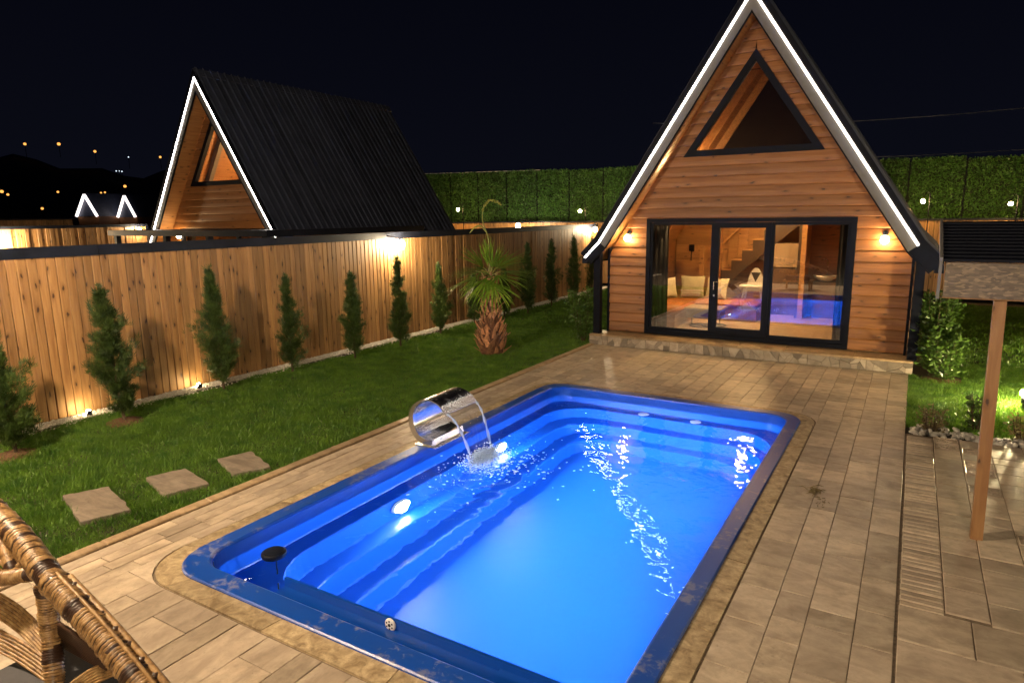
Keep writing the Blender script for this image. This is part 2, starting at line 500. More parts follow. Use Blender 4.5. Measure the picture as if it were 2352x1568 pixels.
def pool_shell_mat():
    mt, nt, out = new_mat('pool_gelcoat')
    v = coords(nt, (1, 1, 1), False)
    n1 = noise(nt, v, 16, 7, 0.68, 0.4)
    n2 = noise(nt, v, 2.3, 3, 0.5)
    # pale specks on the upper flange: limescale, plus LED glints painted into the colour
    geo = nd(nt, 'ShaderNodeNewGeometry')
    sep = nd(nt, 'ShaderNodeSeparateXYZ'); nt.links.new(geo.outputs['Position'], sep.inputs[0])
    top = nd(nt, 'ShaderNodeMapRange'); top.inputs['From Min'].default_value = 0.008; top.inputs['From Max'].default_value = 0.018
    nt.links.new(sep.outputs['Z'], top.inputs['Value'])
    k = math_(nt, 'MULTIPLY', n1.outputs['Fac'], n2.outputs['Fac'])
    sp = nd(nt, 'ShaderNodeMapRange'); sp.inputs['From Min'].default_value = 0.285; sp.inputs['From Max'].default_value = 0.345
    nt.links.new(k, sp.inputs['Value'])
    f = math_(nt, 'MULTIPLY', math_(nt, 'MULTIPLY', sp.outputs[0], top.outputs[0]), 0.40)
    c = mix(nt, f, (0.004, 0.056, 0.34), (0.34, 0.32, 0.29))
    rr = nd(nt, 'ShaderNodeMapRange'); rr.inputs['To Min'].default_value = 0.2; rr.inputs['To Max'].default_value = 0.36
    nt.links.new(n1.outputs['Fac'], rr.inputs['Value'])
    ro = math_(nt, 'ADD', 0.26, math_(nt, 'MULTIPLY', top.outputs[0], math_(nt, 'SUBTRACT', rr.outputs[0], 0.2)))
    bsdf(nt, out, c, ro, bump=n2.outputs['Fac'], bstr=0.03, bdist=0.004)
    return mt
M_SHELL = pool_shell_mat()

def water_mat():
    mt, nt, out = new_mat('pool_water')
    v = coords(nt, (1, 1, 1), False)
    n1 = noise(nt, v, 2.6, 2.0, 0.45, 0.6)
    n2 = noise(nt, v, 7.5, 2.0, 0.5, 0.3)
    # ring ripples spreading from where the fall strikes
    tc = nd(nt, 'ShaderNodeTexCoord')
    sub = nd(nt, 'ShaderNodeVectorMath', operation='DISTANCE'); sub.inputs[1].default_value = (-0.95, -0.28, 0.0)
    nt.links.new(tc.outputs['Object'], sub.inputs[0])
    w = math_(nt, 'SINE', math_(nt, 'ADD', math_(nt, 'MULTIPLY', sub.outputs['Value'], 34.0), math_(nt, 'MULTIPLY', n1.outputs['Fac'], 14.0)))
    fall = math_(nt, 'POWER', 2.718, math_(nt, 'MULTIPLY', sub.outputs['Value'], -2.2))
    w = math_(nt, 'MULTIPLY', w, math_(nt, 'MULTIPLY', fall, 0.5))
    h = math_(nt, 'ADD', math_(nt, 'ADD', n1.outputs['Fac'], math_(nt, 'MULTIPLY', n2.outputs['Fac'], 0.30)), w)
    bp = nd(nt, 'ShaderNodeBump'); bp.inputs['Strength'].default_value = 0.40; bp.inputs['Distance'].default_value = 0.030
    nt.links.new(h, bp.inputs['Height'])
    g_ = nd(nt, 'ShaderNodeBsdfGlass'); g_.inputs['IOR'].default_value = 1.33; g_.inputs['Roughness'].default_value = 0.0
    g_.inputs['Color'].default_value = (0.93, 0.985, 1.0, 1)
    nt.links.new(bp.outputs[0], g_.inputs['Normal'])
    nt.links.new(g_.outputs[0], out.inputs[0])
    return mt
M_WATER = water_mat()

def pane_mat(name, base, tint):
    mt, nt, out = new_mat(name)
    t = nd(nt, 'ShaderNodeBsdfTransparent'); t.inputs[0].default_value = rgba(tint)
    g_ = nd(nt, 'ShaderNodeBsdfGlossy'); g_.inputs['Roughness'].default_value = 0.0
    lw = nd(nt, 'ShaderNodeFresnel'); lw.inputs['IOR'].default_value = 1.5
    gm = nd(nt, 'ShaderNodeNewGeometry')
    f = math_(nt, 'MULTIPLY', math_(nt, 'ADD', lw.outputs[0], base), math_(nt, 'SUBTRACT', 1.0, gm.outputs['Backfacing']))
    mx = nd(nt, 'ShaderNodeMixShader')
    nt.links.new(f, mx.inputs[0]); nt.links.new(t.outputs[0], mx.inputs[1]); nt.links.new(g_.outputs[0], mx.inputs[2])
    nt.links.new(mx.outputs[0], out.inputs[0])
    return mt
M_PANE = pane_mat('coated_glass', 0.34, (0.90, 0.90, 0.88))
M_FALLWATER = None
def fall_mat():
    mt, nt, out = new_mat('falling_water')
    t = nd(nt, 'ShaderNodeBsdfTransparent'); t.inputs[0].default_value = (0.93, 0.96, 1.0, 1)
    g_ = nd(nt, 'ShaderNodeBsdfGlossy'); g_.inputs['Roughness'].default_value = 0.12
    d = nd(nt, 'ShaderNodeBsdfDiffuse'); d.inputs[0].default_value = (0.7, 0.82, 0.95, 1)
    v = coords(nt, (26, 26, 1.2), False)
    n1 = noise(nt, v, 1.0, 4, 0.6, 0.4)
    f = nd(nt, 'ShaderNodeMapRange'); f.inputs['From Min'].default_value = 0.5; f.inputs['From Max'].default_value = 0.85; f.inputs['To Max'].default_value = 0.38
    nt.links.new(n1.outputs['Fac'], f.inputs['Value'])
    m1 = nd(nt, 'ShaderNodeMixShader'); m1.inputs[0].default_value = 0.45
    nt.links.new(g_.outputs[0], m1.inputs[1]); nt.links.new(d.outputs[0], m1.inputs[2])
    m2 = nd(nt, 'ShaderNodeMixShader')
    nt.links.new(math_(nt, 'ADD', f.outputs[0], 0.05), m2.inputs[0])
    nt.links.new(t.outputs[0], m2.inputs[1]); nt.links.new(m1.outputs[0], m2.inputs[2])
    nt.links.new(m2.outputs[0], out.inputs[0])
    return mt
M_FALLWATER = fall_mat()
def foam_mat():
    mt, nt, out = new_mat('water_foam')
    b = bsdf(nt, None, (0.86, 0.93, 0.99), 0.2)
    t = nd(nt, 'ShaderNodeBsdfTranslucent'); t.inputs[0].default_value = (0.75, 0.90, 1.0, 1)
    mx = nd(nt, 'ShaderNodeMixShader'); mx.inputs[0].default_value = 0.5
    nt.links.new(b.outputs[0], mx.inputs[1]); nt.links.new(t.outputs[0], mx.inputs[2])
    nt.links.new(mx.outputs[0], out.inputs[0])
    return mt
M_FOAM = foam_mat()

def osb_mat():
    mt, nt, out = new_mat('osb_board')
    v = coords(nt, (20, 20, 60), False)
    vo = nd(nt, 'ShaderNodeTexVoronoi'); vo.inputs['Scale'].default_value = 1.3
    n0 = noise(nt, v, 0.7, 3, 0.6)
    ad = nd(nt, 'ShaderNodeVectorMath', operation='ADD'); nt.links.new(v, ad.inputs[0]); nt.links.new(n0.outputs['Color'], ad.inputs[1])
    nt.links.new(ad.outputs[0], vo.inputs['Vector'])
    sx = nd(nt, 'ShaderNodeSeparateColor'); nt.links.new(vo.outputs['Color'], sx.inputs[0])
    c = ramp(nt, sx.outputs[0], [(0.1, (0.09, 0.07, 0.05)), (0.6, (0.15, 0.115, 0.08)), (0.97, (0.30, 0.22, 0.14))])
    n2 = noise(nt, v, 2.5, 4, 0.6)
    c = mix(nt, math_(nt, 'MULTIPLY', n2.outputs['Fac'], 0.5), c, (0.14, 0.11, 0.085))
    bsdf(nt, out, c, 0.7, bump=sx.outputs[0], bstr=0.4, bdist=0.004)
    return mt
M_OSB = osb_mat()

def wicker_mat(name, freq, axis):
    mt, nt, out = new_mat(name)
    v = coords(nt, (1, 1, 1), False)
    n1 = noise(nt, v, 30, 5, 0.6)
    c = ramp(nt, n1.outputs['Fac'], [(0.3, (0.10, 0.048, 0.016)), (0.5, (0.30, 0.165, 0.06)), (0.72, (0.47, 0.30, 0.13))])
    bsdf(nt, out, c, 0.45, bump=n1.outputs['Fac'], bstr=0.3, bdist=0.003)
    return mt
M_WICKER = wicker_mat('rattan_cane', 1, 'X')
M_WICKERD = simple('dark_rattan', (0.045, 0.020, 0.010), 0.4, 0, 0.4, 30)

# ------------------------------------------------------------------ key places
PX0, PX1, PY0, PY1 = -4.62, -1.01, 2.55, 8.83       # pool flange, outer
HX, HY, WALLY = -2.60, 12.05, 12.50                  # cabin ridge x, rake plane, front wall
FENX = -9.55
DECK_L, DECK_R, DECK_N, DECK_F = -5.44, 0.10, -0.6, 12.0

def rrect(x0, x1, y0, y1, r, n=10):
    pts = []
    for cx_, cy_, a0 in ((x1 - r, y1 - r, 0), (x0 + r, y1 - r, 90), (x0 + r, y0 + r, 180), (x1 - r, y0 + r, 270)):
        for k in range(n + 1):
            a = R(a0 + 90 * k / n)
            pts.append((cx_ + r * math.cos(a), cy_ + r * math.sin(a)))
    return pts

# ================================================================== SETTING
def ring_sheet(name, outer, hole, z, mat):
    x0, x1, y0, y1 = outer; a0, a1, b0, b1 = hole
    b = MB()
    xs, ys = [x0, a0, a1, x1], [y0, b0, b1, y1]
    b.v = [(x, y, z) for y in ys for x in xs]
    for j in range(3):
        for i in range(3):
            if i == 1 and j == 1: continue
            b.f.append((j * 4 + i, j * 4 + i + 1, j * 4 + i + 5, j * 4 + i + 4))
    o = b.build(name, mat, fixn=False, center=(0, 0, 0))
    return tag(o, kind='structure')
POOLHOLE = (PX0 + 0.08, PX1 - 0.08, PY0 + 0.08, PY1 - 0.08)
ring_sheet('ground', (-900, 900, -300, 1500), POOLHOLE, -0.09, M_EARTH)

# hill behind the far houses, left
def hill():
    n, mrow = 60, 10
    V, F = [], []
    for i in range(n):
        a = R(-100 + 75 * i / (n - 1))            # compass angle from +Y
        for j in range(mrow):
            t = j / (mrow - 1)
            d = 190 + 330 * t
            hgt = 44 * (t ** 0.9) * (0.84 + 0.10 * math.sin(i * 0.55) + 0.06 * math.sin(i * 1.7 + 1)) * max(0.0, min(1, (n - 1 - i) / 16))
            V.append((d * math.sin(a), d * math.cos(a), hgt - 0.2))
    for i in range(n - 1):
        for j in range(mrow - 1):
            F.append((i * mrow + j, i * mrow + j + 1, (i + 1) * mrow + j + 1, (i + 1) * mrow + j))
    b = MB(); b.v, b.f = V, F
    tag(b.build('hill', M_EARTH, center=(0, 0, 0), smooth=True), kind='structure')
hill()

# lawn soil
lawn_l = MB().box(FENX + 0.28, DECK_L, -3.0, 22.5, -0.085, -0.035).build('lawn_ground', M_SOIL)
tag(lawn_l, kind='structure')
lawn_r = MB().box(0.1005, 9.0, 9.02, 22.5, -0.085, -0.035).build('lawn_ground', M_SOIL)
tag(lawn_r, kind='structure')
lawn_b = MB().box(-5.44, 0.16, 19.6, 22.5, -0.085, -0.036).build('lawn_ground', M_SOIL)
tag(lawn_b, kind='structure')

# ------------------------------------------------------------------ grass blades
STONES = [((-6.69, 2.84), (-6.53, 3.18), (-5.81, 2.99), (-5.95, 2.63)),
          ((-6.43, 3.49), (-6.31, 3.84), (-5.73, 3.71), (-5.85, 3.33)),
          ((-6.26, 4.18), (-6.13, 4.52), (-5.57, 4.31), (-5.71, 3.98))]
def in_quad(px, py, q, grow):
    q = np.array(q); c = q.mean(0); q = c + (q - c) * grow
    s = np.ones(len(px), bool)
    for i in range(4):
        a, b_ = q[i], q[(i + 1) % 4]
        cr_ = (b_[0] - a[0]) * (py - a[1]) - (b_[1] - a[1]) * (px - a[0])
        s &= cr_ < 0
    return s
def grass(name, label, regions, keepout=None):
    Vs = []
    for (x0, x1, y0, y1, dens, hgt, wid) in regions:
        n = int((x1 - x0) * (y1 - y0) * dens)
        px = rng.uniform(x0, x1, n); py = rng.uniform(y0, y1, n)
        keep = np.ones(n, bool)
        if keepout is not None: keep &= ~keepout(px, py)
        px, py = px[keep], py[keep]; n = len(px)
        clump = 0.72 + 0.28 * np.sin(px * 5.1 + 1.3 * np.sin(py * 3.7)) * np.sin(py * 4.3 + 0.7 * np.sin(px * 6.1))
        h = hgt * rng.uniform(0.4, 1.35, n) * clump
        a = rng.uniform(0, 2 * np.pi, n)
        ln = rng.uniform(0.2, 1.0, n) * h
        la = rng.uniform(0, 2 * np.pi, n)
        w = wid * rng.uniform(0.7, 1.3, n)
        dx, dy = np.cos(a) * w / 2, np.sin(a) * w / 2
        z0 = -0.037
        P = np.empty((n, 3, 3))
        P[:, 0] = np.stack([px - dx, py - dy, np.full(n, z0)], 1)
        P[:, 1] = np.stack([px + dx, py + dy, np.full(n, z0)], 1)
        P[:, 2] = np.stack([px + np.cos(la) * ln, py + np.sin(la) * ln, z0 + h], 1)
        Vs.append(P.reshape(-1, 3))
    V = np.concatenate(Vs)
    F = np.arange(len(V)).reshape(-1, 3)
    o = tri_mesh(name, V, F, M_GRASS)
    tag(o, label, 'grass', kind='stuff')
def stone_keep(px, py):
    k = np.zeros(len(px), bool)
    for q in STONES: k |= in_quad(px, py, q, 0.97)
    k |= (px < -9.16 + 0.07 * np.sin(py * 2.3) + 0.04 * np.sin(py * 7.1))
    return k
grass('lawn_grass', 'short green lawn between the wooden fence and the paved deck',
      [(-9.3, -5.45, 1.6, 5.5, 9000, 0.062, 0.009), (-9.3, -5.45, 5.5, 9.5, 6500, 0.062, 0.011),
       (-9.3, -5.45, 9.5, 14.0, 4200, 0.060, 0.014), (-9.3, -5.45, 14.0, 22.0, 1600, 0.060, 0.022)], stone_keep)
def right_keep(px, py):
    return (np.hypot(px - 0.48, (py - 12.1)) < 0.33) | ((px < 0.62) & (py > 12.0) & (py < 19.3))
grass('lawn_grass', 'green lawn beyond the pebbles at the right of the cabin',
      [(0.105, 3.2, 9.05, 13.5, 6000, 0.062, 0.012), (0.17, 5.5, 13.5, 22.0, 1500, 0.060, 0.022)], right_keep)

# ------------------------------------------------------------------ paved deck
deck = ring_sheet('deck', (DECK_L, DECK_R, DECK_N, DECK_F), POOLHOLE, -0.012, M_GROUT)
COP = 0.165                                            # coping band width
CX0, CX1, CY0, CY1 = PX0 - COP, PX1 + COP, PY0 - COP, PY1 + COP
J = 0.003
tiles = []
def tile_run(x0, x1, y0, y1, lo, hi):
    y = y0 - random.uniform(0, hi * 0.6)
    first = True
    while y < y1 - 0.01:
        L = random.uniform(lo, hi)
        a, b = max(y, y0), min(y + L, y1)
        if y1 - b < 0.12: b = y1
        if b - a > 0.06: tiles.append((x0, x1, a, b))
        y = b if b == y1 else y + L
def columns(x0, x1, ws):
    xs = [x0]; i = 0
    while xs[-1] < x1 - 0.001:
        nx = xs[-1] + ws[i % len(ws)]
        if x1 - nx < 0.1: nx = x1
        xs.append(nx); i += 1
    return list(zip(xs[:-1], xs[1:]))
KERB_W = 0.13
lx = DECK_L + KERB_W
for a, b in columns(lx, CX0, [0.132]):
    tile_run(a, b, DECK_N, 9.1, 0.3, 0.95)
for a, b in columns(CX0, CX1, [0.30, 0.17, 0.24, 0.36, 0.20, 0.28]):
    tile_run(a, b, DECK_N, CY0, 0.35, 1.0)
for a, b in columns(CX1, DECK_R, [0.26, 0.20, 0.27, 0.215]):
    tile_run(a, b, DECK_N, 9.1, 0.18, 0.55)
ymid = CY1
for a, b in columns(lx, CX0, [0.18]):
    tile_run(a, b, 9.1, DECK_F, 0.22, 0.45)
for a, b in columns(CX0, CX1, [0.20, 0.23, 0.19]):
    tile_run(a, b, ymid, DECK_F, 0.22, 0.42)
for a, b in columns(CX1, DECK_R, [0.25, 0.21, 0.25, 0.235]):
    tile_run(a, b, 9.1, DECK_F, 0.22, 0.45)
def px_area(t):
    x0, x1, y0, y1 = t
    p = Vector(((x0 + x1) / 2, (y0 + y1) / 2, 0)) - CAM
    dz = p.dot(cf)
    if dz < 0.4: return 0
    sx, sy = p.dot(cr) / dz, p.dot(cu) / dz
    if abs(sx) > 0.80 or abs(sy) > 0.55: return 0
    return (x1 - x0) * (y1 - y0) * abs(p.z) / dz ** 3
tiles.sort(key=px_area, reverse=True)
rest = MB()
for k, (x0, x1, y0, y1) in enumerate(tiles):
    dz = random.uniform(-0.0025, 0.001)
    b = MB() if k < 296 else rest
    j = J / 2 + random.uniform(0, 0.0015)
    b.cbox(x0 + j, x1 - j, y0 + j, y1 - j, -0.011, 0.0 + dz, 0.0025)
    if k < 296:
        b.build('tile', M_PLANKTILE if (x0 < CX1 - 0.1 and y0 < CY0) or (x1 < CX0 + 0.01 and y0 < 9.0) else M_TILE, deck, fixn=False)
if rest.v:
    tag(rest.build('tile_field', M_TILE, deck, fixn=False), kind='stuff')
# pieces that fill the corners round the coping
RC = 0.44
for sx, sy, cx_, cy_ in ((1, 1, CX1, CY1), (-1, 1, CX0, CY1), (-1, -1, CX0, CY0), (1, -1, CX1, CY0)):
    arc = []
    for k in range(9):
        a = R(90 * k / 8)
        arc.append((cx_ - sx * RC + sx * (RC + 0.006) * math.cos(a), cy_ - sy * RC + sy * (RC + 0.006) * math.sin(a)))
    poly = [(cx_ - sx * 0.003, cy_ - sy * 0.003)] + arc
    MB().ext(poly, 'Z', -0.011, -0.001).build('tile', M_TILE, deck)
# kerb stones along the lawn
y = DECK_N
while y < DECK_F:
    L = random.uniform(0.7, 1.1)
    y2 = min(DECK_F, y + L)
    MB().cbox(DECK_L, DECK_L + KERB_W - 0.018, y + 0.002, y2 - 0.002, -0.06, 0.016 + random.uniform(-0.002, 0.002), 0.01).build('kerb_stone', M_KERB, deck, fixn=False)
    y = y2

# coping ring round the pool, in stones
coping = thing('pool_coping', ((PX0 + PX1) / 2, (PY0 + PY1) / 2, 0), 'rough ochre travertine coping band framing the blue pool', 'coping')
oc = rrect(CX0 + 0.013, CX1 - 0.013, CY0 + 0.013, CY1 - 0.013, RC - 0.01, 8)
ic = rrect(PX0 + 0.06, PX1 - 0.06, PY0 + 0.06, PY1 - 0.06, 0.30, 8)
def resample(pts, n):
    P = np.array(pts + [pts[0]]); d = np.r_[0, np.cumsum(np.hypot(*np.diff(P, axis=0).T))]
    t = np.linspace(0, d[-1], n, endpoint=False)
    return np.stack([np.interp(t, d, P[:, 0]), np.interp(t, d, P[:, 1])], 1)
# split: 4 corners, and runs on the straights
NC = 9
def cop_piece(o_pts, i_pts, nm='coping_stone'):
    A = [(p[0], p[1], -0.03) for p in o_pts] + [(p[0], p[1], -0.03) for p in i_pts[::-1]]
    c = np.mean([p[:2] for p in A], axis=0)
    B = []
    for p in A: B.append((p[0], p[1], 0.004))
    MB().prism(A, B).build(nm, M_COPING, coping)
for q in range(4):
    s = q * NC
    cop_piece(oc[s:s + NC], ic[s:s + NC])
    o1, o2 = oc[s + NC - 1], oc[(s + NC) % (4 * NC)]
    i1, i2 = ic[s + NC - 1], ic[(s + NC) % (4 * NC)]
    nseg = max(2, int(math.hypot(o2[0] - o1[0], o2[1] - o1[1]) / 0.95))
    for k in range(nseg):
        t0, t1 = k / nseg + 0.0012, (k + 1) / nseg - 0.0012
        L = lambda a, b, t: (a[0] + (b[0] - a[0]) * t, a[1] + (b[1] - a[1]) * t)
        cop_piece([L(o1, o2, t0), L(o1, o2, t1)], [L(i1, i2, t0), L(i1, i2, t1)])

# ------------------------------------------------------------------ terrace to the right with bricks and patterned tiles
terr = MB().box(DECK_R + 0.0005, 6.5, DECK_N, 8.72, -0.05, -0.012).build('terrace', M_GROUT)
tag(terr, kind='structure')
y = 4.72
while y < 8.62:
    w = random.uniform(0.064, 0.082)
    MB().cbox(0.118 + random.uniform(0, .003), 0.372, y + 0.004, y + w - 0.004, -0.02, random.uniform(-0.006, 0.003), 0.008).build('brick', M_TILE, terr, fixn=False)
    y += w
def relief_tile(x0, x1, y0, y1):
    t = MB().cbox(x0 + .003, x1 - .003, y0 + .003, y1 - .003, -0.011, -0.004, 0.003).build('relief_tile', M_TILE, terr, fixn=False)
    b = MB()
    cx_, cy_ = (x0 + x1) / 2, (y0 + y1) / 2
    rx, ry = (x1 - x0) / 2 - 0.02, (y1 - y0) / 2 - 0.02
    for k in range(6):
        a0 = random.uniform(0, 6.28)
        ox, oy = cx_ + rx * 0.5 * math.cos(k * 1.05), cy_ + ry * 0.5 * math.sin(k * 1.05)
        pth = [(ox + rx * 0.42 * (1 - s / 12) * math.cos(a0 + s * 0.5), oy + ry * 0.42 * (1 - s / 12) * math.sin(a0 + s * 0.5), -0.003) for s in range(9)]
        b.tube(pth, 0.009, 5)
    b.tube([(x0 + .015, y0 + .015, -.003), (x1 - .015, y0 + .015, -.003), (x1 - .015, y1 - .015, -.003), (x0 + .015, y1 - .015, -.003)], 0.008, 5, closed=True)
    b.build('relief', M_TILE, t)
x = 0.376
tcols = [0.245, 0.27, 0.30, 0.26, 0.31, 0.3, 0.3, 0.3]
relief_at = {(0, 8.3), (1, 8.35), (1, 7.7), (1, 7.1), (3, 8.05), (1, 4.55), (2, 6.2)}
for ci, w in enumerate(tcols):
    y = 8.715
    while y > 4.72:
        L = random.choice([0.2, 0.28, 0.36, 0.5, 0.3])
        y2 = max(4.72, y - L)
        if any(c_ == ci and y2 <= yy < y for c_, yy in relief_at):
            y2 = y - 0.22
            relief_tile(x, x + w, y2, y)
        elif y - y2 > 0.04:
            MB().cbox(x + .003, x + w - .003, y2 + .003, y - .003, -0.011, random.uniform(-.003, .002), 0.005).build('tile', M_TILE, terr, fixn=False)
        y = y2
    x += w
# large slabs nearer the camera
y = 4.715
row = 0
while y > 0.6:
    L = [0.42, 0.5, 0.36, 0.55][row % 4]
    x = DECK_R + 0.014
    i = 0
    while x < 2.6:
        w = [0.40, 0.62, 0.33, 0.5][(i + row) % 4]
        MB().cbox(x + .003, x + w - .003, y - L + .003, y - .003, -0.011, random.uniform(-.003, .002), 0.005).build('tile', M_TILE, terr, fixn=False)
        x += w; i += 1
    y -= L; row += 1

# ------------------------------------------------------------------ pebble bed at the right and gravel strip along the fence
def pebble_mesh(seed):
    r_ = np.random.default_rng(seed)
    bm = bmesh.new()
    bmesh.ops.create_icosphere(bm, subdivisions=2, radius=1.0)
    ph = r_.uniform(0, 6, 6)
    for v in bm.verts:
        d = 1 + 0.16 * math.sin(v.co.x * 2.3 + ph[0]) * math.sin(v.co.y * 2.7 + ph[1]) + 0.1 * math.sin(v.co.z * 3 + ph[2])
        v.co = Vector((v.co.x * 1.0 * d, v.co.y * 0.78 * d, v.co.z * 0.58 * d))
    me = bpy.data.meshes.new('pebble'); bm.to_mesh(me); bm.free()
    me.polygons.foreach_set('use_smooth', [True] * len(me.polygons))
    me.materials.append(M_PEBBLE)
    return me
PEB = [pebble_mesh(k) for k in range(6)]
pbed = MB().box(0.1005, 3.4, 8.725, 9.05, -0.08, -0.03).build('pebble_bed', M_SOIL)
tag(pbed, kind='structure')
cnt = 0
for layer in range(3):
    for k in range(95):
        x = 0.17 + random.random() ** 1.15 * 1.75
        yy = random.uniform(8.745, 9.03 + 0.03 * math.sin(x * 5))
        s = random.uniform(0.020, 0.042)
        o = bpy.data.objects.new('pebble', PEB[cnt % 6]); COL.objects.link(o); cnt += 1
        o.parent = pbed
        o.location = Vector((x, yy, -0.03 + s * 0.4 + layer * 0.022 * random.random())) - wloc(pbed)
        o.scale = (s, s, s)
        o.rotation_euler = (random.uniform(-.4, .4), random.uniform(-.4, .4), random.uniform(0, 6.28))
def scatter_stones(name, label, xs, ys, n, smin, smax, z, mat):
    """many loose stones as one mesh (octahedra with jitter)"""
    base = np.array([(1, 0, 0), (0, 1, 0), (-1, 0, 0), (0, -1, 0), (0, 0, 1), (0, 0, -1)], float)
    tri = np.array([(0, 1, 4), (1, 2, 4), (2, 3, 4), (3, 0, 4), (1, 0, 5), (2, 1, 5), (3, 2, 5), (0, 3, 5)])
    px = xs(n); py = rng.uniform(ys[0], ys[1], n)
    s = rng.uniform(smin, smax, n)
    B = base[None] * (s[:, None, None] * rng.uniform(0.6, 1.2, (n, 6, 1)))
    a = rng.uniform(0, 6.28, n); ca, sa = np.cos(a), np.sin(a)
    X = B[..., 0] * ca[:, None] - B[..., 1] * sa[:, None]; Y = B[..., 0] * sa[:, None] + B[..., 1] * ca[:, None]
    V = np.stack([X + px[:, None], Y + py[:, None], B[..., 2] * 0.7 + z + s[:, None] * 0.3], 2).reshape(-1, 3)
    F = (tri[None] + 6 * np.arange(n)[:, None, None]).reshape(-1, 3)
    tag(tri_mesh(name, V, F, mat), label, 'gravel', kind='stuff')
tag(MB().box(FENX + 0.04, FENX + 0.285, -3, 22.4, -0.088, -0.02).build('gravel_bed', M_GRAVEL), kind='structure')
scatter_stones('gravel', 'strip of white gravel along the foot of the wooden fence', lambda n: FENX + 0.05 + np.abs(rng.normal(0, 0.17, n)).clip(0, 0.42), (1.8, 21.5), 9000, 0.009, 0.022, -0.02, M_GRAVEL)

# stepping stones
sl = ['stepping stone nearest the rattan chair on the lawn', 'middle stepping stone of the three on the lawn', 'stepping stone farthest from the rattan chair on the lawn']
for q, lb in zip(STONES, sl):
    q = list(q)[::-1]
    c = np.mean(q, axis=0)
    edge = []
    for i in range(4):
        a, b = np.array(q[i]), np.array(q[(i + 1) % 4])
        for k in range(7):
            p = a + (b - a) * k / 7
            edge.append(tuple(p + (rng.normal(0, 0.006, 2) if k else 0)))
    A = [(p[0], p[1], -0.05) for p in edge]; B = [(p[0], p[1], 0.006) for p in edge]
    C = [(c[0] + (p[0] - c[0]) * 0.985, c[1] + (p[1] - c[1]) * 0.985, 0.012) for p in edge]
    b = MB(); n = len(edge)
    b.v = A + B + C
    for i in range(n):
        j = (i + 1) % n
        b.f += [(i, j, n + j, n + i), (n + i, n + j, 2 * n + j, 2 * n + i)]
    b.f.append(tuple(range(2 * n, 3 * n)))
    tag(b.build('stepping_stone', M_SLATE), lb, 'stepping stone', 'stepping stones on the lawn')

# ================================================================== POOL
pool = thing('swimming_pool', ((PX0 + PX1) / 2, (PY0 + PY1) / 2, 0), 'blue fibreglass swimming pool with lit steps along two sides', 'pool')
def loop(l, rgt, nr, fr, r, z, n=10):
    return [(x, y, z) for x, y in rrect(PX0 + l, PX1 - rgt, PY0 + nr, PY1 - fr, r, n)]
loops = [loop(0, 0, 0, 0, 0.34, -0.012), loop(0, 0, 0, 0, 0.34, 0.016), loop(.010, .010, .010, .010, 0.335, 0.024),
         loop(.150, .135, .155, .15, 0.27, 0.026), loop(.162, .147, .167, .162, 0.265, 0.020), loop(.17, .155, .175, .17, 0.265, 0.004),
         loop(.195, .175, .195, .195, 0.27, -0.345), loop(.205, .185, .205, .205, 0.28, -0.360)]
tz = [-0.36, -0.72, -1.04, -1.32]
li, fi, sm = [0.41, 0.66, 0.92], [0.41, 0.66, 0.92], [0.24, 0.29, 0.34]
nrs = [0.475, 0.51, 0.55]
for k in range(3):
    loops.append(loop(li[k] - .015, sm[k] - .005, nrs[k], fi[k] - .015, 0.55, tz[k]))
    loops.append(loop(li[k], sm[k], nrs[k], fi[k], 0.54, tz[k] - 0.014))
    loops.append(loop(li[k] + .03, sm[k] + .01, nrs[k] + .01, fi[k] + .03, 0.53, tz[k + 1] + 0.012))
    loops.append(loop(li[k] + .045, sm[k] + .015, nrs[k] + .015, fi[k] + .045, 0.52, tz[k + 1]))
b = MB()
n = len(loops[0])
for L in loops: b.v += L
for i in range(len(loops) - 1):
    for k in range(n):
        k2 = (k + 1) % n
        b.f.append((i * n + k, i * n + k2, (i + 1) * n + k2, (i + 1) * n + k))
b.f.append(tuple((len(loops) - 1) * n + k for k in range(n)))
shell = b.build('shell', M_SHELL, pool, center=((PX0 + PX1) / 2, (PY0 + PY1) / 2, 0))
# overflow channel at the near end: weir wall, end walls, floor, shelf
WZ = -0.105
YW = 3.0
b = MB()
b.box(-3.82, -1.18, YW, YW + 0.022, -0.40, -0.082)
b.box(-3.82, -1.92, PY0 + 0.18, YW - 0.002, -0.37, -0.150)
b.box(-1.9185, -1.18, PY0 + 0.18, YW - 0.002, -0.37, -0.128)
b.build('overflow_channel', M_SHELL, pool)
b = MB()
fx, fy, fz = -2.78, YW - 0.004, -0.118
b.lathe([(0.044, 0.0), (0.044, -0.008), (0.038, -0.014), (0.015, -0.016)], (fx, fy, fz), 24, 'Y')
fit = b.build('inlet_fitting', M_WHITEP, pool)
b = MB()
for k in range(6):
    a = k * math.pi / 3
    b.lathe([(0.0065, -0.0135), (0.0065, -0.0172)], (fx + 0.026 * math.sin(a), fy, fz + 0.026 * math.cos(a)), 8, 'Y')
b.lathe([(0.012, -0.0135), (0.012, -0.0185)], (fx, fy, fz), 10, 'Y')
b.build('fitting_hole', M_BLACKP, fit)
for yy in (4.73, 6.61):
    b = MB(); b.lathe([(0.125, -0.02), (0.125, 0.008), (0.105, 0.016)], (-4.17, yy, -0.535), 28, 'X')
    r_ = b.build('pool_light', M_WHITEP, pool)
    b = MB(); b.lathe([(0.100, 0.0165), (0.098, 0.024), (0.05, 0.032)], (-4.17, yy, -0.535), 28, 'X')
    b.build('lens', M_PLAMP, r_)
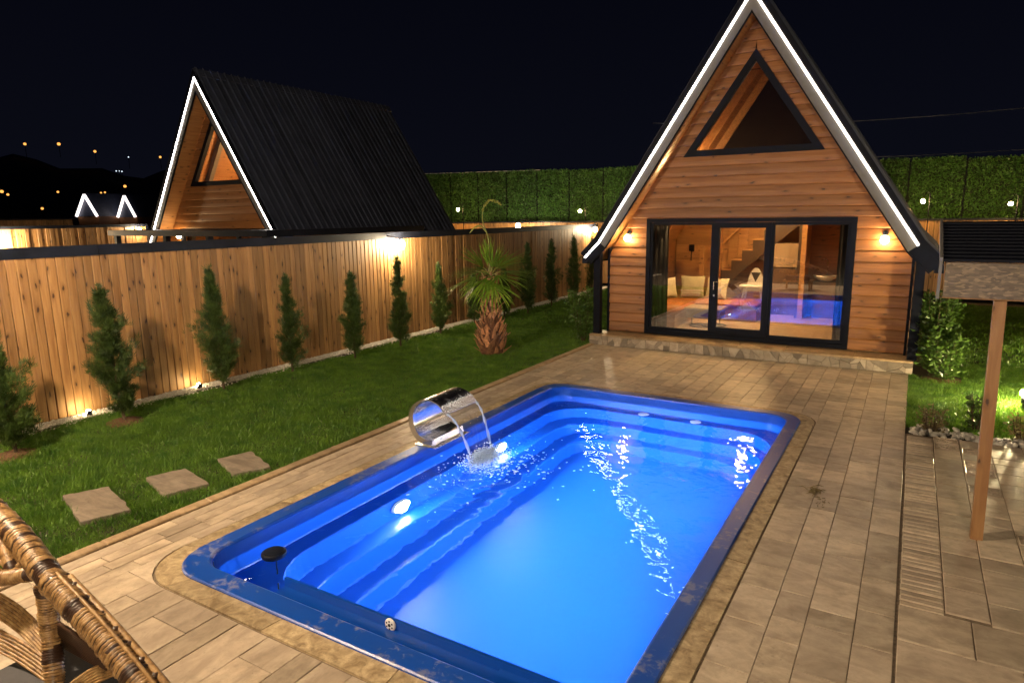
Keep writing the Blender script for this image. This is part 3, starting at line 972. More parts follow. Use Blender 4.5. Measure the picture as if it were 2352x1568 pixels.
for yy in (4.3, 6.9):  # unseen lights added on the right wall to brighten the left steps
    wx_ = PX1 - 0.20
    r_ = MB().lathe([(0.125, 0.02), (0.125, -0.006), (0.105, -0.014)], (wx_ + 0.02, yy, -0.24), 28, 'X').build('pool_light', M_WHITEP, pool)
    MB().lathe([(0.100, -0.0145), (0.098, -0.022), (0.05, -0.03)], (wx_ + 0.02, yy, -0.24), 28, 'X').build('lens', emit('right_pool_fill_light', (0.72, 0.90, 1.0), 2000.0), r_)
for xx in (-3.02, -2.30):
    b = MB(); b.lathe([(0.075, 0.0), (0.075, 0.006), (0.055, 0.012), (0.02, 0.014)], (xx, 8.53, -0.359), 18, 'Z')
    b.build('jet_fitting', M_WHITEP, pool)
# water
wp0 = rrect(PX0 + 0.178, PX1 - 0.163, PY0 + 0.185, PY1 - 0.178, 0.27, 10)
wp = [p for p in wp0 if not (p[0] > -3.79 and p[1] < YW)]
i0 = max(i for i, p in enumerate(wp) if p[1] < 3.4 and p[0] < -3.8)
wp = wp[:i0 + 1] + [(-3.835, PY0 + 0.185), (-3.835, YW + 0.024), (PX1 - 0.163, YW + 0.024)] + wp[i0 + 1:]
nx, ny = 60, 100
b = MB(); b.v = [(x, y, WZ) for x, y in wp]; b.f = [tuple(range(len(wp)))]
water = b.build('pool_water', M_WATER, None, fixn=False)
tag(water, kind='structure')

# ------------------------------------------------------------------ steel waterfall spout
wf = thing('waterfall_spout', (-4.5, 5.87, 0.03), 'curled stainless steel waterfall spout on the pool edge', 'waterfall')
wc_, wr_ = (-4.47, 0.295), 0.265
y0w, y1w = 5.56, 6.16
prof = []
for k in range(29):
    a = R(-75 - 248 * k / 28)                # from the foot, back and over to the lip
    rr_ = wr_ * (1.0 + 0.10 * max(0, (k - 18) / 10))
    prof.append((wc_[0] + rr_ * math.cos(a), wc_[1] + rr_ * math.sin(a)))
prof.append((prof[-1][0] + 0.035, prof[-1][1] - 0.035))
LIP = prof[-1]
th = 0.012
b = MB()
V = []
for i, p in enumerate(prof):
    q0, q1 = prof[max(i - 1, 0)], prof[min(i + 1, len(prof) - 1)]
    d = Vector((q1[0] - q0[0], q1[1] - q0[1])).normalized(); nn = Vector((d.y, -d.x)) * (0.012 + 0.058 * max(0.0, min(1.0, (22 - i) / 10)))
    V += [(p[0], y0w, p[1]), (p[0], y1w, p[1]), (p[0] + nn.x, y1w, p[1] + nn.y), (p[0] + nn.x, y0w, p[1] + nn.y)]
b.v = V
for i in range(len(prof) - 1):
    for k in range(4):
        k2 = (k + 1) % 4
        b.f.append((i * 4 + k, i * 4 + k2, i * 4 + 4 + k2, i * 4 + 4 + k))
b.f += [(0, 1, 2, 3), tuple(len(V) - 4 + k for k in range(4))]
sheet = b.build('curved_sheet', M_STEEL, wf, smooth=True)
es = sheet.modifiers.new('edge', 'EDGE_SPLIT'); es.split_angle = R(40)
b = MB().cbox(-4.64, -4.34, y0w - 0.03, y1w + 0.03, 0.0265, 0.036, 0.004)
b.build('base_plate', M_STEEL, wf)
# falling sheet of water, thick at both edges, and splash
fallw = thing('water_fall', (-3.85, 5.8, WZ), 'thin curtain of water falling from the steel spout into the pool', 'water')
def fall_pt(s, y):
    t = s * 0.345
    return (LIP[0] + 0.85 * t, y, LIP[1] - 0.35 * t - 4.4 * t * t)
ns, ny_ = 16, 30
b = MB()
for i in range(ns + 1):
    s_ = i / ns
    for j in range(ny_ + 1):
        u = j / ny_ - 0.5
        yy = 5.86 + u * (0.57 - 0.20 * s_)
        p = fall_pt(s_, yy)
        w = 0.010 * s_ * math.sin(u * 40 + i * 0.7)
        b.v.append((p[0] + w, p[1], p[2]))
for i in range(ns):
    for j in range(ny_):
        a = i * (ny_ + 1) + j
        b.f.append((a, a + 1, a + ny_ + 2, a + ny_ + 1))
b.build('water_curtain', M_FALLWATER, fallw, smooth=True)
def clearwater():
    mt, nt, out = new_mat('stream_water')
    g_ = nd(nt, 'ShaderNodeBsdfGlass'); g_.inputs['IOR'].default_value = 1.33
    g_.inputs['Roughness'].default_value = 0.05
    d = nd(nt, 'ShaderNodeBsdfDiffuse'); d.inputs[0].default_value = (0.75, 0.85, 0.95, 1)
    mx = nd(nt, 'ShaderNodeMixShader'); mx.inputs[0].default_value = 0.35
    nt.links.new(g_.outputs[0], mx.inputs[1]); nt.links.new(d.outputs[0], mx.inputs[2]); nt.links.new(mx.outputs[0], out.inputs[0])
    return mt
M_STREAM = clearwater()
for sgn in (-1, 1):
    pth, rad = [], []
    for i in range(ns * 2 + 1):
        s_ = i / (ns * 2)
        yy = 5.86 + sgn * 0.5 * (0.57 - 0.20 * s_)
        p = fall_pt(s_, yy)
        pth.append(p); rad.append(0.011 + 0.004 * math.sin(i * 0.9) + 0.006 * s_)
    b = MB().tube(pth, rad, 8)
    b.build('edge_stream', M_STREAM, fallw, smooth=True)
SPX, SPY = fall_pt(1, 5.86)[0], 5.84
b = MB()
icoV = np.array([(1, 0, 0), (0, 1, 0), (-1, 0, 0), (0, -1, 0), (0, 0, 1), (0, 0, -1)], float)
tri8 = [(0, 1, 4), (1, 2, 4), (2, 3, 4), (3, 0, 4), (1, 0, 5), (2, 1, 5), (3, 2, 5), (0, 3, 5)]
Vv, Ff = [], []
def drop(x, y, z, r, flat=1.0):
    k = len(Vv)
    a = random.uniform(0, 6.28); ca, sa = math.cos(a), math.sin(a)
    for p in icoV:
        px_, py_ = p[0] * ca * 1.5 - p[1] * sa, p[0] * sa * 1.5 + p[1] * ca
        Vv.append((x + px_ * r, y + py_ * r, z + p[2] * r * flat))
    for t in tri8: Ff.append((k + t[0], k + t[1], k + t[2]))
for k in range(1500):                          # airborne spray near the impact
    d = abs(random.gauss(0, 0.11)); a = random.uniform(0, 6.28)
    e = random.uniform(-0.2, 0.2)
    drop(SPX + d * math.cos(a) * 0.8, SPY + e + d * math.sin(a), WZ + abs(random.gauss(0, 0.06)) * math.exp(-d * 3), random.uniform(0.003, 0.011))
for k in range(700):                          # bubbles and blobs riding the surface, drifting to the right
    d = random.expovariate(3.6); a = random.gauss(-0.35, 0.9)
    drop(SPX + d * math.cos(a), SPY + d * math.sin(a) + random.gauss(0, 0.12), WZ + 0.003, random.uniform(0.004, 0.015), 0.35)
splash = tri_mesh('splash', np.array(Vv), np.array(Ff), M_FOAM)
tag(splash, 'white splash and drops where the water curtain strikes the pool', 'splash', kind='stuff')

# ------------------------------------------------------------------ floating black disc light
fl = thing('floating_disc', (-4.14, 3.17, -0.20), 'black round disc on a thin stem in the near left pool corner', 'floating disc')
b = MB(); b.lathe([(0.055, -0.045), (0.088, -0.032), (0.098, -0.012), (0.096, 0.004), (0.085, 0.010)], (-4.14, 3.17, -0.045), 32)
b.build('disc', M_BLACKP, fl, smooth=False)
b = MB(); b.lathe([(0.080, 0.0105), (0.076, 0.016), (0.03, 0.018)], (-4.14, 3.17, -0.045), 32)
b.build('cover', simple('smoked_cover', (0.006, 0.008, 0.014), 0.3, 0, 0.1, 5, 0.02, spec=0.2), fl)
b = MB().tube([(-4.12, 3.17, -0.07), (-4.12, 3.17, -0.355)], 0.006, 8)
b.build('stem', M_BLACKP, fl)

# ================================================================== FENCES
def plank_proto(name, w, t, h, mat, axis):
    """board centred on x (thickness) / y (width) with eased edges"""
    b = MB()
    c = 0.006
    if axis == 'Y': P = [(-t / 2, -w / 2), (-t / 2, w / 2), (t / 2 - c, w / 2), (t / 2, w / 2 - c), (t / 2, -w / 2 + c), (t / 2 - c, -w / 2)]
    else: P = [(-w / 2, t / 2), (w / 2, t / 2), (w / 2, -t / 2 + c), (w / 2 - c, -t / 2), (-w / 2 + c, -t / 2), (-w / 2, -t / 2 + c)]
    b.ext(P, 'Z', -h / 2, h / 2)
    return b
fence = thing('wooden_fence', (FENX, 11, 0), 'long knotty wooden board fence with dark metal cap behind the conifers', 'fence')
FH = 2.13
protos = []
y = 1.9
i = 0
while y < 21.7:
    w = 0.112
    jx, jz = random.uniform(-0.004, 0.004), random.uniform(-0.01, 0.0)
    cpos = Vector((FENX + jx, y + w / 2, FH / 2 - 0.02 + jz))
    if i < 4:
        o = plank_proto('plank', 0.106 - 0.002 * i, 0.022, FH, M_FENCE, 'Y')
        o = o.build('plank', M_FENCE, fence, center=(0, 0, 0))
        o.location = cpos - wloc(fence); WL[o.name] = cpos
        protos.append(o)
    else:
        o = copy_obj(protos[random.randrange(4)], fence, cpos)
        o.rotation_euler = (R(random.uniform(-0.12, 0.12)), 0, R(180) if False else 0)
    y += w; i += 1
for zz in (0.45, 1.2, 1.9):
    MB().box(FENX - 0.055, FENX - 0.0165, 1.9, 21.7, zz - 0.04, zz + 0.04).build('rail', M_POSTWOOD, fence)
y = 2.0
while y < 21.8:
    MB().box(FENX - 0.13, FENX - 0.056, y - 0.035, y + 0.035, -0.05, FH).build('post', M_DARK, fence)
    y += 2.45
yy = 1.9
while yy < 21.7:
    y2 = min(21.7, yy + 3.0)
    b = MB().ext([(FENX - 0.14, 2.12), (FENX - 0.14, 2.20), (FENX + 0.035, 2.235), (FENX + 0.035, 2.095), (FENX + 0.025, 2.095), (FENX + 0.025, 2.12)], 'Y', yy + 0.002, y2 - 0.002)
    b.build('cap', M_CAP, fence)
    yy = y2

# neighbouring plot fence, farther left
FX2 = -22.3
fence2 = thing('wooden_fence', (FX2, 10, 0), 'lit wooden fence strip beyond the long fence, left of the far cabin', 'fence')
y = 5.0; i = 0; protos = []
while y < 13.1:
    cpos = Vector((FX2, y + 0.056, 1.17))
    if i < 3:
        o = plank_proto('plank', 0.104 - 0.003 * i, 0.03, 2.34, M_FENCE, 'Y').build('plank', M_FENCE, fence2, center=(0, 0, 0))
        o.location = cpos - wloc(fence2); WL[o.name] = cpos; protos.append(o)
    else: copy_obj(protos[i % 3], fence2, cpos + Vector((random.uniform(-.02, .02), 0, 0)))
    y += 0.112; i += 1
MB().box(FX2 - 0.1, FX2 + 0.06, 5.0, 13.15, 2.341, 2.43).build('cap', M_CAP, fence2)
MB().box(FX2 - 0.05, FX2 + 0.05, 13.11, 13.2, 0, 2.34).build('post', M_DARK, fence2)
# another short piece behind it
fence3 = thing('wooden_fence', (-34, 15, 0), 'short pale fence piece at the left edge behind the lit strip', 'fence')
for k in range(40):
    yk = 11.0 + k * 0.14
    if k == 0:
        o = plank_proto('plank', 0.13, 0.03, 2.62, M_FENCE, 'Y').build('plank', M_FENCE, fence3, center=(0, 0, 0)); p0 = o
        o.location = Vector((-34, yk, 1.31)) - wloc(fence3); WL[o.name] = Vector((-34, yk, 1.31))
    else: copy_obj(p0, fence3, (-34, yk, 1.31))
MB().box(-34.08, -33.94, 10.9, 16.7, 2.621, 2.68).build('cap', M_CAP, fence3)

# back fence across the far end, under the hedge
fence4 = thing('wooden_fence', (-6, 23.2, 0), 'far lit fence across the back of the plots below the green hedge', 'fence')
x = -20.0; i = 0
while x < 3.0:
    if -8.0 < x < -0.5 or True:
        cpos = Vector((x, 23.2 + random.uniform(-.012, .012), 1.13))
        if i == 0:
            o = plank_proto('plank', 0.108, 0.03, 2.26, M_FENCE, 'X').build('plank', M_FENCE, fence4, center=(0, 0, 0)); p0 = o
            o.location = cpos - wloc(fence4); WL[o.name] = cpos
        else: copy_obj(p0, fence4, cpos)
    x += 0.114; i += 1
MB().box(-20.1, 3.0, 23.14, 23.26, 2.261, 2.31).build('cap', M_CAP, fence4)

# ------------------------------------------------------------------ green artificial hedge wall
hedge = thing('hedge_wall', (-7, 24.3, 0), 'tall artificial green leaf wall behind the cabins', 'hedge')
HY_ = 24.3
def hedge_panel(x0, x1, zt):
    w = x1 - x0
    body = MB().box(x0 + 0.015, x1 - 0.015, HY_, HY_ + 0.06, 1.2, zt).build('hedge_panel', M_HEDGEBACK, hedge)
    n = int(w * (zt - 1.9) * 1500)
    px = rng.uniform(x0 + 0.03, x1 - 0.03, n); pz = rng.uniform(1.9, zt + 0.03, n)
    bulge = 0.05 * np.sin((px - x0) / w * np.pi)
    py = HY_ - rng.uniform(0, 0.07, n) - bulge
    s = rng.uniform(0.022, 0.05, n)
    d1 = rng.normal(0, 1, (n, 3)); d1 /= np.linalg.norm(d1, axis=1)[:, None]
    d2 = rng.normal(0, 1, (n, 3)); d2 -= (d2 * d1).sum(1)[:, None] * d1; d2 /= np.linalg.norm(d2, axis=1)[:, None]
    c = np.stack([px, py, pz], 1)
    V = np.stack([c - d1 * s[:, None], c + d2 * s[:, None] * 0.45, c + d1 * s[:, None], c - d2 * s[:, None] * 0.45], 1).reshape(-1, 3)
    F = np.arange(4 * n).reshape(-1, 4)
    tag(tri_mesh('foliage', V, F, M_HEDGELEAF, body, center=wloc(body)), kind='stuff')
x = -20.6; k = 0
while x < 5.0:
    hedge_panel(x, x + 1.45, 4.42 - 0.017 * (x + 20) + random.uniform(-0.03, 0.03))
    MB().box(x + 1.435, x + 1.465, HY_ - 0.035, HY_ + 0.08, 0.0, 4.30 - 0.017 * (x + 20)).build('post', M_DARK, hedge)
    x += 1.45; k += 1
MB().bar((-20.6, HY_ - 0.02, 4.46), (-13.2, HY_ - 0.02, 4.34), 0.02, 0.02).build('top_rail', M_WIRE, hedge)

# ================================================================== LAMPS
def glow_lamp(name, pos, label, cat, mat, r=0.07, wall='y', group=None, arm=None):
    t = thing(name, pos, label, cat, group)
    p = Vector(pos)
    MB().sphere(p, r, 16, 10, 1.15).build('bulb', mat, t, smooth=True)
    b = MB()
    b.lathe([(0.012, r * 1.12), (r * 0.32, r * 1.16), (r * 0.3, r * 1.5), (0.012, r * 1.7)], p, 12)
    b.build('hood', M_DARK, t)
    if arm: MB().tube(arm, 0.014, 8).build('arm', M_DARK, t)
    return t
LG = 'lamps along the wooden fence'
glow_lamp('fence_lamp', (FENX + 0.22, 10.95, 1.97), 'glowing lamp hung on the fence above a thin conifer', 'lamp', M_FLAMP, 0.088, group=LG,
          arm=[(FENX + 0.03, 10.75, 2.16), (FENX + 0.12, 10.80, 2.15), (FENX + 0.19, 10.90, 2.11), (FENX + 0.20, 10.95, 2.07)])
glow_lamp('fence_lamp', (FENX + 0.20, 1.9, 1.98), 'fence lamp outside the left edge of the photo', 'lamp', M_FLAMP, 0.075, group=LG,
          arm=[(FENX + 0.03, 1.92, 2.16), (FENX + 0.12, 1.92, 2.15), (FENX + 0.19, 1.9, 2.11), (FENX + 0.20, 1.9, 2.07)])
glow_lamp('fence_lamp', (FENX + 0.24, 21.0, 2.05), 'bright lamp at the far fence corner beside the cabin roof', 'lamp', M_FLAMP, 0.075, group=LG,
          arm=[(FENX + 0.03, 21.3, 2.2), (FENX + 0.14, 21.25, 2.26), (FENX + 0.22, 21.1, 2.22), (FENX + 0.24, 21.0, 2.13)])
glow_lamp('fence_lamp', (-12.93, 22.0, 2.16), 'bright white lamp just above the long fence, right of the palm top', 'lamp', M_FLAMP, 0.09, group=LG,
          arm=[(-12.93, 23.18, 2.28), (-12.93, 22.6, 2.40), (-12.93, 22.1, 2.38), (-12.93, 22.0, 2.27)])
glow_lamp('fence_lamp', (FX2 + 0.25, 8.75, 1.98), 'lamp on the far lit fence strip at the left edge', 'lamp', M_FLAMP, 0.11, group=LG,
          arm=[(FX2 + 0.03, 8.75, 2.2), (FX2 + 0.15, 8.75, 2.22), (FX2 + 0.25, 8.75, 2.1)])
glow_lamp('fence_lamp', (FX2 + 0.25, 12.75, 2.25), 'lamp at the right end of the far lit fence strip', 'lamp', M_FLAMP, 0.05, group=LG)
for (xx, zz), lb in zip([(-16.06, 2.81), (-10.59, 2.68), (0.12, 2.80), (2.14, 2.69)],
                        ['small yellow lamp at the hedge beside the far cabin roof', 'small yellow lamp at the hedge between palm and main cabin',
                         'small yellow lamp at the hedge close to the main cabin roof edge', 'small yellow lamp at the hedge at the far right of the photo']):
    t = thing('hedge_lamp', (xx, 22.5, 0), lb, 'lamp', 'lamps in front of the hedge')
    MB().sphere((xx, 22.5, zz), 0.055, 14, 8).build('bulb', M_HLAMP, t, smooth=True)
    MB().tube([(xx + 0.16, 22.62, 0), (xx + 0.16, 22.62, zz + 0.2), (xx + 0.08, 22.56, zz + 0.27), (xx, 22.5, zz + 0.07)], 0.014, 8).build('pole', M_DARK, t)
# yard lamp outside the frame, near left: throws the conifers' shadows on the fence
t = thing('offframe_lamp', (-5.9, 0.6, 0), 'tall yard lamp outside the frame beside the lawn', 'lamp')
MB().tube([(-5.9, 0.6, -0.05), (-5.9, 0.6, 3.95)], [0.04, 0.03], 10).build('pole', M_DARK, t)
MB().sphere((-5.9, 0.6, 4.06), 0.12, 16, 10).build('bulb', M_YLAMP, t, smooth=True)
t = thing('offframe_lamp', (1.6, -3.6, 0), 'unseen fill lamp added behind the viewer at the right', 'lamp')  # added lamp, out of view: general fill for the right deck and cabin
MB().tube([(1.6, -3.6, -0.05), (1.6, -3.6, 4.0)], [0.04, 0.03], 10).build('pole', M_DARK, t)
MB().sphere((1.6, -3.6, 4.2), 0.21, 16, 10).build('globe', emit('fill_globe_light', (1.0, 0.80, 0.56), 980.0), t, smooth=True)
# ground spots along the fence foot
for k, (yy, lb) in enumerate([(2.75, 'ground spot behind the nearest conifer at the left edge'), (4.42, 'ground spot at the fence foot left of the second conifer'), (6.05, 'ground spot at the fence foot left of the third conifer')]):
    t = thing('ground_spot', (FENX + 0.22, yy, 0), lb, 'ground lamp', 'ground spots along the fence')
    MB().prism([(FENX + .245, yy - .03, -.05), (FENX + .245, yy + .03, -.05), (FENX + .245, yy + .03, .055), (FENX + .245, yy - .03, .055)],
               [(FENX + .21, yy - .03, -.05), (FENX + .21, yy + .03, -.05), (FENX + .21, yy + .03, .01), (FENX + .21, yy - .03, .01)]).build('housing', M_BLACKP, t)
    MB().lathe([(0.030, 0.0), (0.028, -0.012), (0.01, -0.016)], (FENX + 0.2085, yy, 0.03), 12, 'X').build('lens', M_GLAMP, t)
t = thing('ground_spot', (1.40, 10.55, 0), 'bright ground spot on the lawn at the right edge of the photo', 'ground lamp', 'ground spots on the right lawn')
MB().tube([(1.40, 10.55, -0.05), (1.40, 10.55, 0.08)], 0.012, 8).build('spike', M_BLACKP, t)
MB().lathe([(0.05, -0.03), (0.062, 0.05)], (1.40, 10.55, 0.12), 14, 'X').build('housing', M_BLACKP, t)
MB().sphere((1.40, 10.55, 0.205), 0.05, 12, 8).build('lens', emit('lawn_spot_light', (1.0, 0.80, 0.42), 3200.0), t, smooth=True)
t = thing('ground_spot', (2.9, 14.2, 0), 'ground spot on the far right lawn outside the frame', 'ground lamp', 'ground spots on the right lawn')
MB().tube([(2.9, 14.2, -0.05), (2.9, 14.2, 0.08)], 0.012, 8).build('spike', M_BLACKP, t)
MB().sphere((2.9, 14.2, 0.13), 0.05, 12, 8).build('lens', emit('far_spot_light', (1.0, 0.80, 0.42), 4200.0), t, smooth=True)

# ================================================================== A-FRAME CABINS
NRM = (0.841, 0.541)
def offs(d):
    return [(0.0, 6.10 + d / 0.5460), (2.66 + 0.785 * d, 2.02 + 0.63 * d), (2.96 + 0.713 * d, 1.715 + 0.701 * d)]
def inner_x(z, d=-0.17):
    (x0, z0), (x1, z1), _ = offs(d)
    if z >= z0: return 0.0
    return (z0 - z) / (z0 - z1) * x1
DEPTH = 7.1
ROWH = 0.1858
Z0W = 0.23
def clip_half(z): return min(2.625, inner_x(z))

def make_cabin(cx, ry, label, detailed):
    wy = ry + 0.45
    cab = thing('a_frame_cabin', (cx, ry + DEPTH / 2, 0), label, 'cabin', None)
    X = lambda x: cx + x
    # ---- roof: both slopes in ribbed panels
    for sgn, nm in ((1, 'roof_slope'), (-1, 'roof_slope')):
        a, bb = offs(0.02), offs(0.085)
        poly = a + bb[::-1]
        poly = [(X(sgn * p[0]), p[1]) for p in poly]
        slope = MB().ext(poly, 'Y', ry + 0.02, ry + DEPTH).build(nm, M_CAP, cab)
        o1, o2, o3 = offs(0.0855), offs(0.100), offs(0.145)
        n = int(DEPTH / 0.2)
        proto = None
        for k in range(n):
            ya = ry + 0.03 + k * (DEPTH - 0.04) / n; w = (DEPTH - 0.04) / n
            if proto is None:
                b = MB()
                b.ext([(X(sgn * p[0]), p[1]) for p in (o1 + o2[::-1])], 'Y', ya + 0.001, ya + w - 0.001)
                b.ext([(X(sgn * p[0]), p[1]) for p in (offs(0.1002) + o3[::-1])], 'Y', ya + 0.02, ya + 0.055)
                proto = b.build('roof_panel', M_ROOF, slope); pl = WL[proto.name].copy(); y_first = ya
            else:
                copy_obj(proto, slope, pl + Vector((0, ya - y_first, 0)))
    # ridge cap
    rz = offs(0.12)[0][1]
    MB().ext([(X(-0.11), rz - 0.165), (X(0), rz + 0.012), (X(0.11), rz - 0.165), (X(0.10), rz - 0.185), (X(0), rz - 0.02), (X(-0.10), rz - 0.185)], 'Y', ry - 0.015, ry + DEPTH + 0.02).build('ridge_cap', M_ROOF, cab)
    # ---- rake: dark outer trim, pale board, LED strip, soffit
    for sgn in (1, -1):
        def band(d1, d2, y0, y1, nm, mat, par, flare=True):
            a, bb = offs(d1), offs(d2)
            if not flare: a, bb = a[:2], bb[:2]
            return MB().ext([(X(sgn * p[0]), p[1]) for p in (a + bb[::-1])], 'Y', y0, y1).build(nm, mat, par)
        trim = band(0.035, 0.115, ry - 0.02, ry + 0.028, 'rake_trim', M_DARK, cab)
        board = band(-0.16, 0.033, ry, ry + 0.03, 'rake_board', M_FASCIA, cab, flare=False)
        fa, fb = offs(-0.16)[1:], offs(0.033)[1:]
        MB().ext([(X(sgn * p[0]), p[1]) for p in (fa + fb[::-1])], 'Y', ry + 0.0005, ry + 0.029).build('eave_end', M_DARK, cab)
        band(-0.182, -0.162, ry - 0.012, ry + 0.03, 'rake_edge', M_DARK, cab)
        band(-0.013, 0.013, ry - 0.011, ry - 0.001, 'led_strip', M_LED, board, flare=(sgn < 0))
        # soffit lining between rake and wall, and inner lining of the room
        band(-0.12, -0.09, ry + 0.031, ry + DEPTH - 0.05, 'ceiling_lining', M_SIDEWOOD, cab)
        e = offs(0.06)[2]
        MB().box(*(sorted((X(sgn * (e[0] - 0.10)), X(sgn * (e[0] + 0.03))))), ry + 0.035, ry + DEPTH - 0.02, e[1] - 0.16, e[1] - 0.02).build('eave_board', M_DARK, cab)
    # ---- corner posts
    for sgn in (1, -1):
        xs = sorted((X(sgn * 2.655), X(sgn * 2.79)))
        MB().cbox(xs[0], xs[1], ry + 0.05, ry + 0.18, 0.205 if sgn < 0 else 0.165, 1.93, 0.004).build('corner_post', M_DARK, cab)
        xs = sorted((X(sgn * 2.60), X(sgn * 2.64)))
        MB().box(xs[0], xs[1], wy - 0.05, wy + 0.12, 0.2, 1.95).build('corner_trim', M_DARK, cab)
        # side wall boards
        sw = MB().box(*sorted((X(sgn * 2.58), X(sgn * 2.625))), wy + 0.13, ry + DEPTH - 0.1, 0.18, 2.0).build('side_wall', M_SIDEWOOD, cab)
        for k in range(9):
            z = 0.2 + k * 0.19
            xa = X(sgn * 2.627); xb = X(sgn * 2.655); xc = X(sgn * 2.64)
            MB().prism([(xa, wy + .13, z), (xb, wy + .13, z), (xc, wy + .13, z + .186), (xa, wy + .13, z + .186)],
                       [(xa, ry + DEPTH - .1, z), (xb, ry + DEPTH - .1, z), (xc, ry + DEPTH - .1, z + .186), (xa, ry + DEPTH - .1, z + .186)]).build('plank', M_SIDEWOOD, sw)
    # ---- front wall planks
    DX0, DX1, DZ1 = -1.85, 1.77, Z0W + 12 * ROWH
    TZ0, TZ1, THW, TCX = Z0W + 18 * ROWH, 5.27, 1.165, 0.015
    def tri_half(z): return max(0.0, (TZ1 - z) / (TZ1 - TZ0) * THW)
    segs = []
    k = 0
    while True:
        za, zb = Z0W + k * ROWH, Z0W + (k + 1) * ROWH
        ha, hb = clip_half(za), clip_half(zb)
        if ha < 0.02: break
        if k < 12:
            segs += [(za, zb, -ha, DX0, -hb, DX0), (za, zb, DX1, ha, DX1, hb)]
        elif za >= TZ0 - 1e-6 and za < TZ1:
            ta, tb = tri_half(za), tri_half(zb)
            segs += [(za, zb, -ha, TCX - ta, -hb, TCX - tb), (za, zb, TCX + ta, ha, TCX + tb, hb)]
        else:
            segs.append((za, zb, -ha, ha, -hb, hb))
        k += 1
    back = MB()
    for (za, zb, a0, a1, b0, b1) in segs:
        back.prism([(X(a0), wy + .012, za), (X(a1), wy + .012, za), (X(b1), wy + .012, zb), (X(b0), wy + .012, zb)],
                   [(X(a0), wy + .06, za), (X(a1), wy + .06, za), (X(b1), wy + .06, zb), (X(b0), wy + .06, zb)])
    fw = back.build('front_wall', M_SIDING, cab, fixn=False)
    for (za, zb, a0, a1, b0, b1) in segs:
        j = random.uniform(0, 0.004)
        f = lambda t: (a0 + (b0 - a0) * t, a1 + (b1 - a1) * t)
        H = zb - za
        prof_ = [(0.0, 0.011), (0.0, -0.016 - j), (0.10, -0.026 - j), (0.45, -0.022 - j), (0.93, -0.004 - j), (0.985, 0.002), (0.985, 0.011)]
        A, B = [], []
        for t_, dy in prof_:
            l, r = f(t_)
            A.append((X(l + 0.001), wy + dy, za + H * t_)); B.append((X(r - 0.001), wy + dy, za + H * t_))
        MB().prism(A, B).build('plank', M_SIDING, fw)
    # ---- triangle window
    c2 = (TCX, (TZ0 * 2 + TZ1) / 3 + 0.0)
    def inset(tri, d):
        s_ = math.hypot(THW, TZ1 - TZ0)
        top = (TCX, TZ1 - d * s_ / THW)
        zb = TZ0 + d
        hw = (top[1] - zb) / (TZ1 - TZ0) * THW
        return [(TCX - hw, zb), (TCX + hw, zb), top]
    T0 = inset(None, -0.012); T1 = inset(None, 0.095); T2 = inset(None, 0.055)
    win = MB()
    for i in range(3):
        j = (i + 1) % 3
        q = [T0[i], T0[j], T1[j], T1[i]]
        win.ext([(X(p[0]), p[1]) for p in q], 'Y', wy - 0.055, wy + 0.05)
    w_o = win.build('window', M_DARK, cab)
    MB().ext([(X(p[0]), p[1]) for p in inset(None, 0.085)], 'Y', wy + 0.012, wy + 0.020).build('pane', M_PANE, w_o)
    # ---- interior shell
    fl_z = 0.25
    MB().box(X(-2.57), X(2.57), wy + 0.065, ry + DEPTH - 0.2, 0.1, fl_z).build('room_floor', M_FLOOR, cab)
    by = ry + DEPTH - 0.25
    if detailed: by = wy + 4.2
    bw = MB().ext([(X(-2.57), 0.26), (X(2.57), 0.26), (X(2.57), 2.0), (X(0), 5.85), (X(-2.57), 2.0)], 'Y', by + 0.02, by + 0.1).build('inner_wall', M_INWOOD, cab)
    for k in range(13):
        z = 0.26 + k * 0.19
        h_ = min(2.565, (5.8 - z - 0.19) / 1.5)
        MB().box(X(-h_), X(h_), by - 0.005, by + 0.018, z, z + 0.184).build('plank', M_INWOOD, bw)
    # gable at the back
    MB().ext([(X(-2.6), 0.1), (X(2.6), 0.1), (X(2.6), 2.0), (X(0), 5.9), (X(-2.6), 2.0)], 'Y', ry + DEPTH - 0.09, ry + DEPTH - 0.04).build('back_wall', M_SIDING, cab)
    # loft floor
    MB().box(X(-2.1), X(2.1), wy + (1.6 if detailed else 0.9), by - 0.01, 2.72, 2.86).build('loft_floor', M_INWOOD, cab)
    if detailed:
        MB().ext([(X(-1.9), 2.862), (X(1.9), 2.862), (X(0), 5.68)], 'Y', wy + 2.6, wy + 2.64).build('loft_shade_panel', simple('loft_shade_black', (0.010, 0.0055, 0.003), 0.7, 0, 0.3, 12, spec=0.1), cab)  # near-black panel added so the loft behind the window looks unlit
    # rafters seen through the window
    for k in range(3):
        yr = wy + 0.55 + k * 1.0
        for sgn in (-1, 1):
            a, bb = offs(-0.121)[:2], offs(-0.27)[:2]
            MB().ext([(X(sgn * p[0]), p[1]) for p in (a + bb[::-1])], 'Y', yr, yr + 0.12).build('rafter', M_FASCIA if k == 0 else M_SIDEWOOD, cab)
    if not detailed:
        # glazed front below, mostly hidden by the fence
        gl = MB()
        for xx in (-1.8, -0.6, 0.55, 1.7):
            gl.box(X(xx - 0.05), X(xx + 0.05), wy - 0.03, wy + 0.05, 0.23, DZ1)
        gl.box(X(-1.85), X(1.77), wy - 0.03, wy + 0.05, DZ1 - 0.1, DZ1 - 0.001)
        g_o = gl.build('door_frame', M_DARK, cab)
    return cab, wy, by, (DX0, DX1, DZ1)

cabin, wy, by, (DX0, DX1, DZ1) = make_cabin(HX, HY, 'timber A-frame cabin with glass doors facing the pool', True)
X = lambda x: HX + x
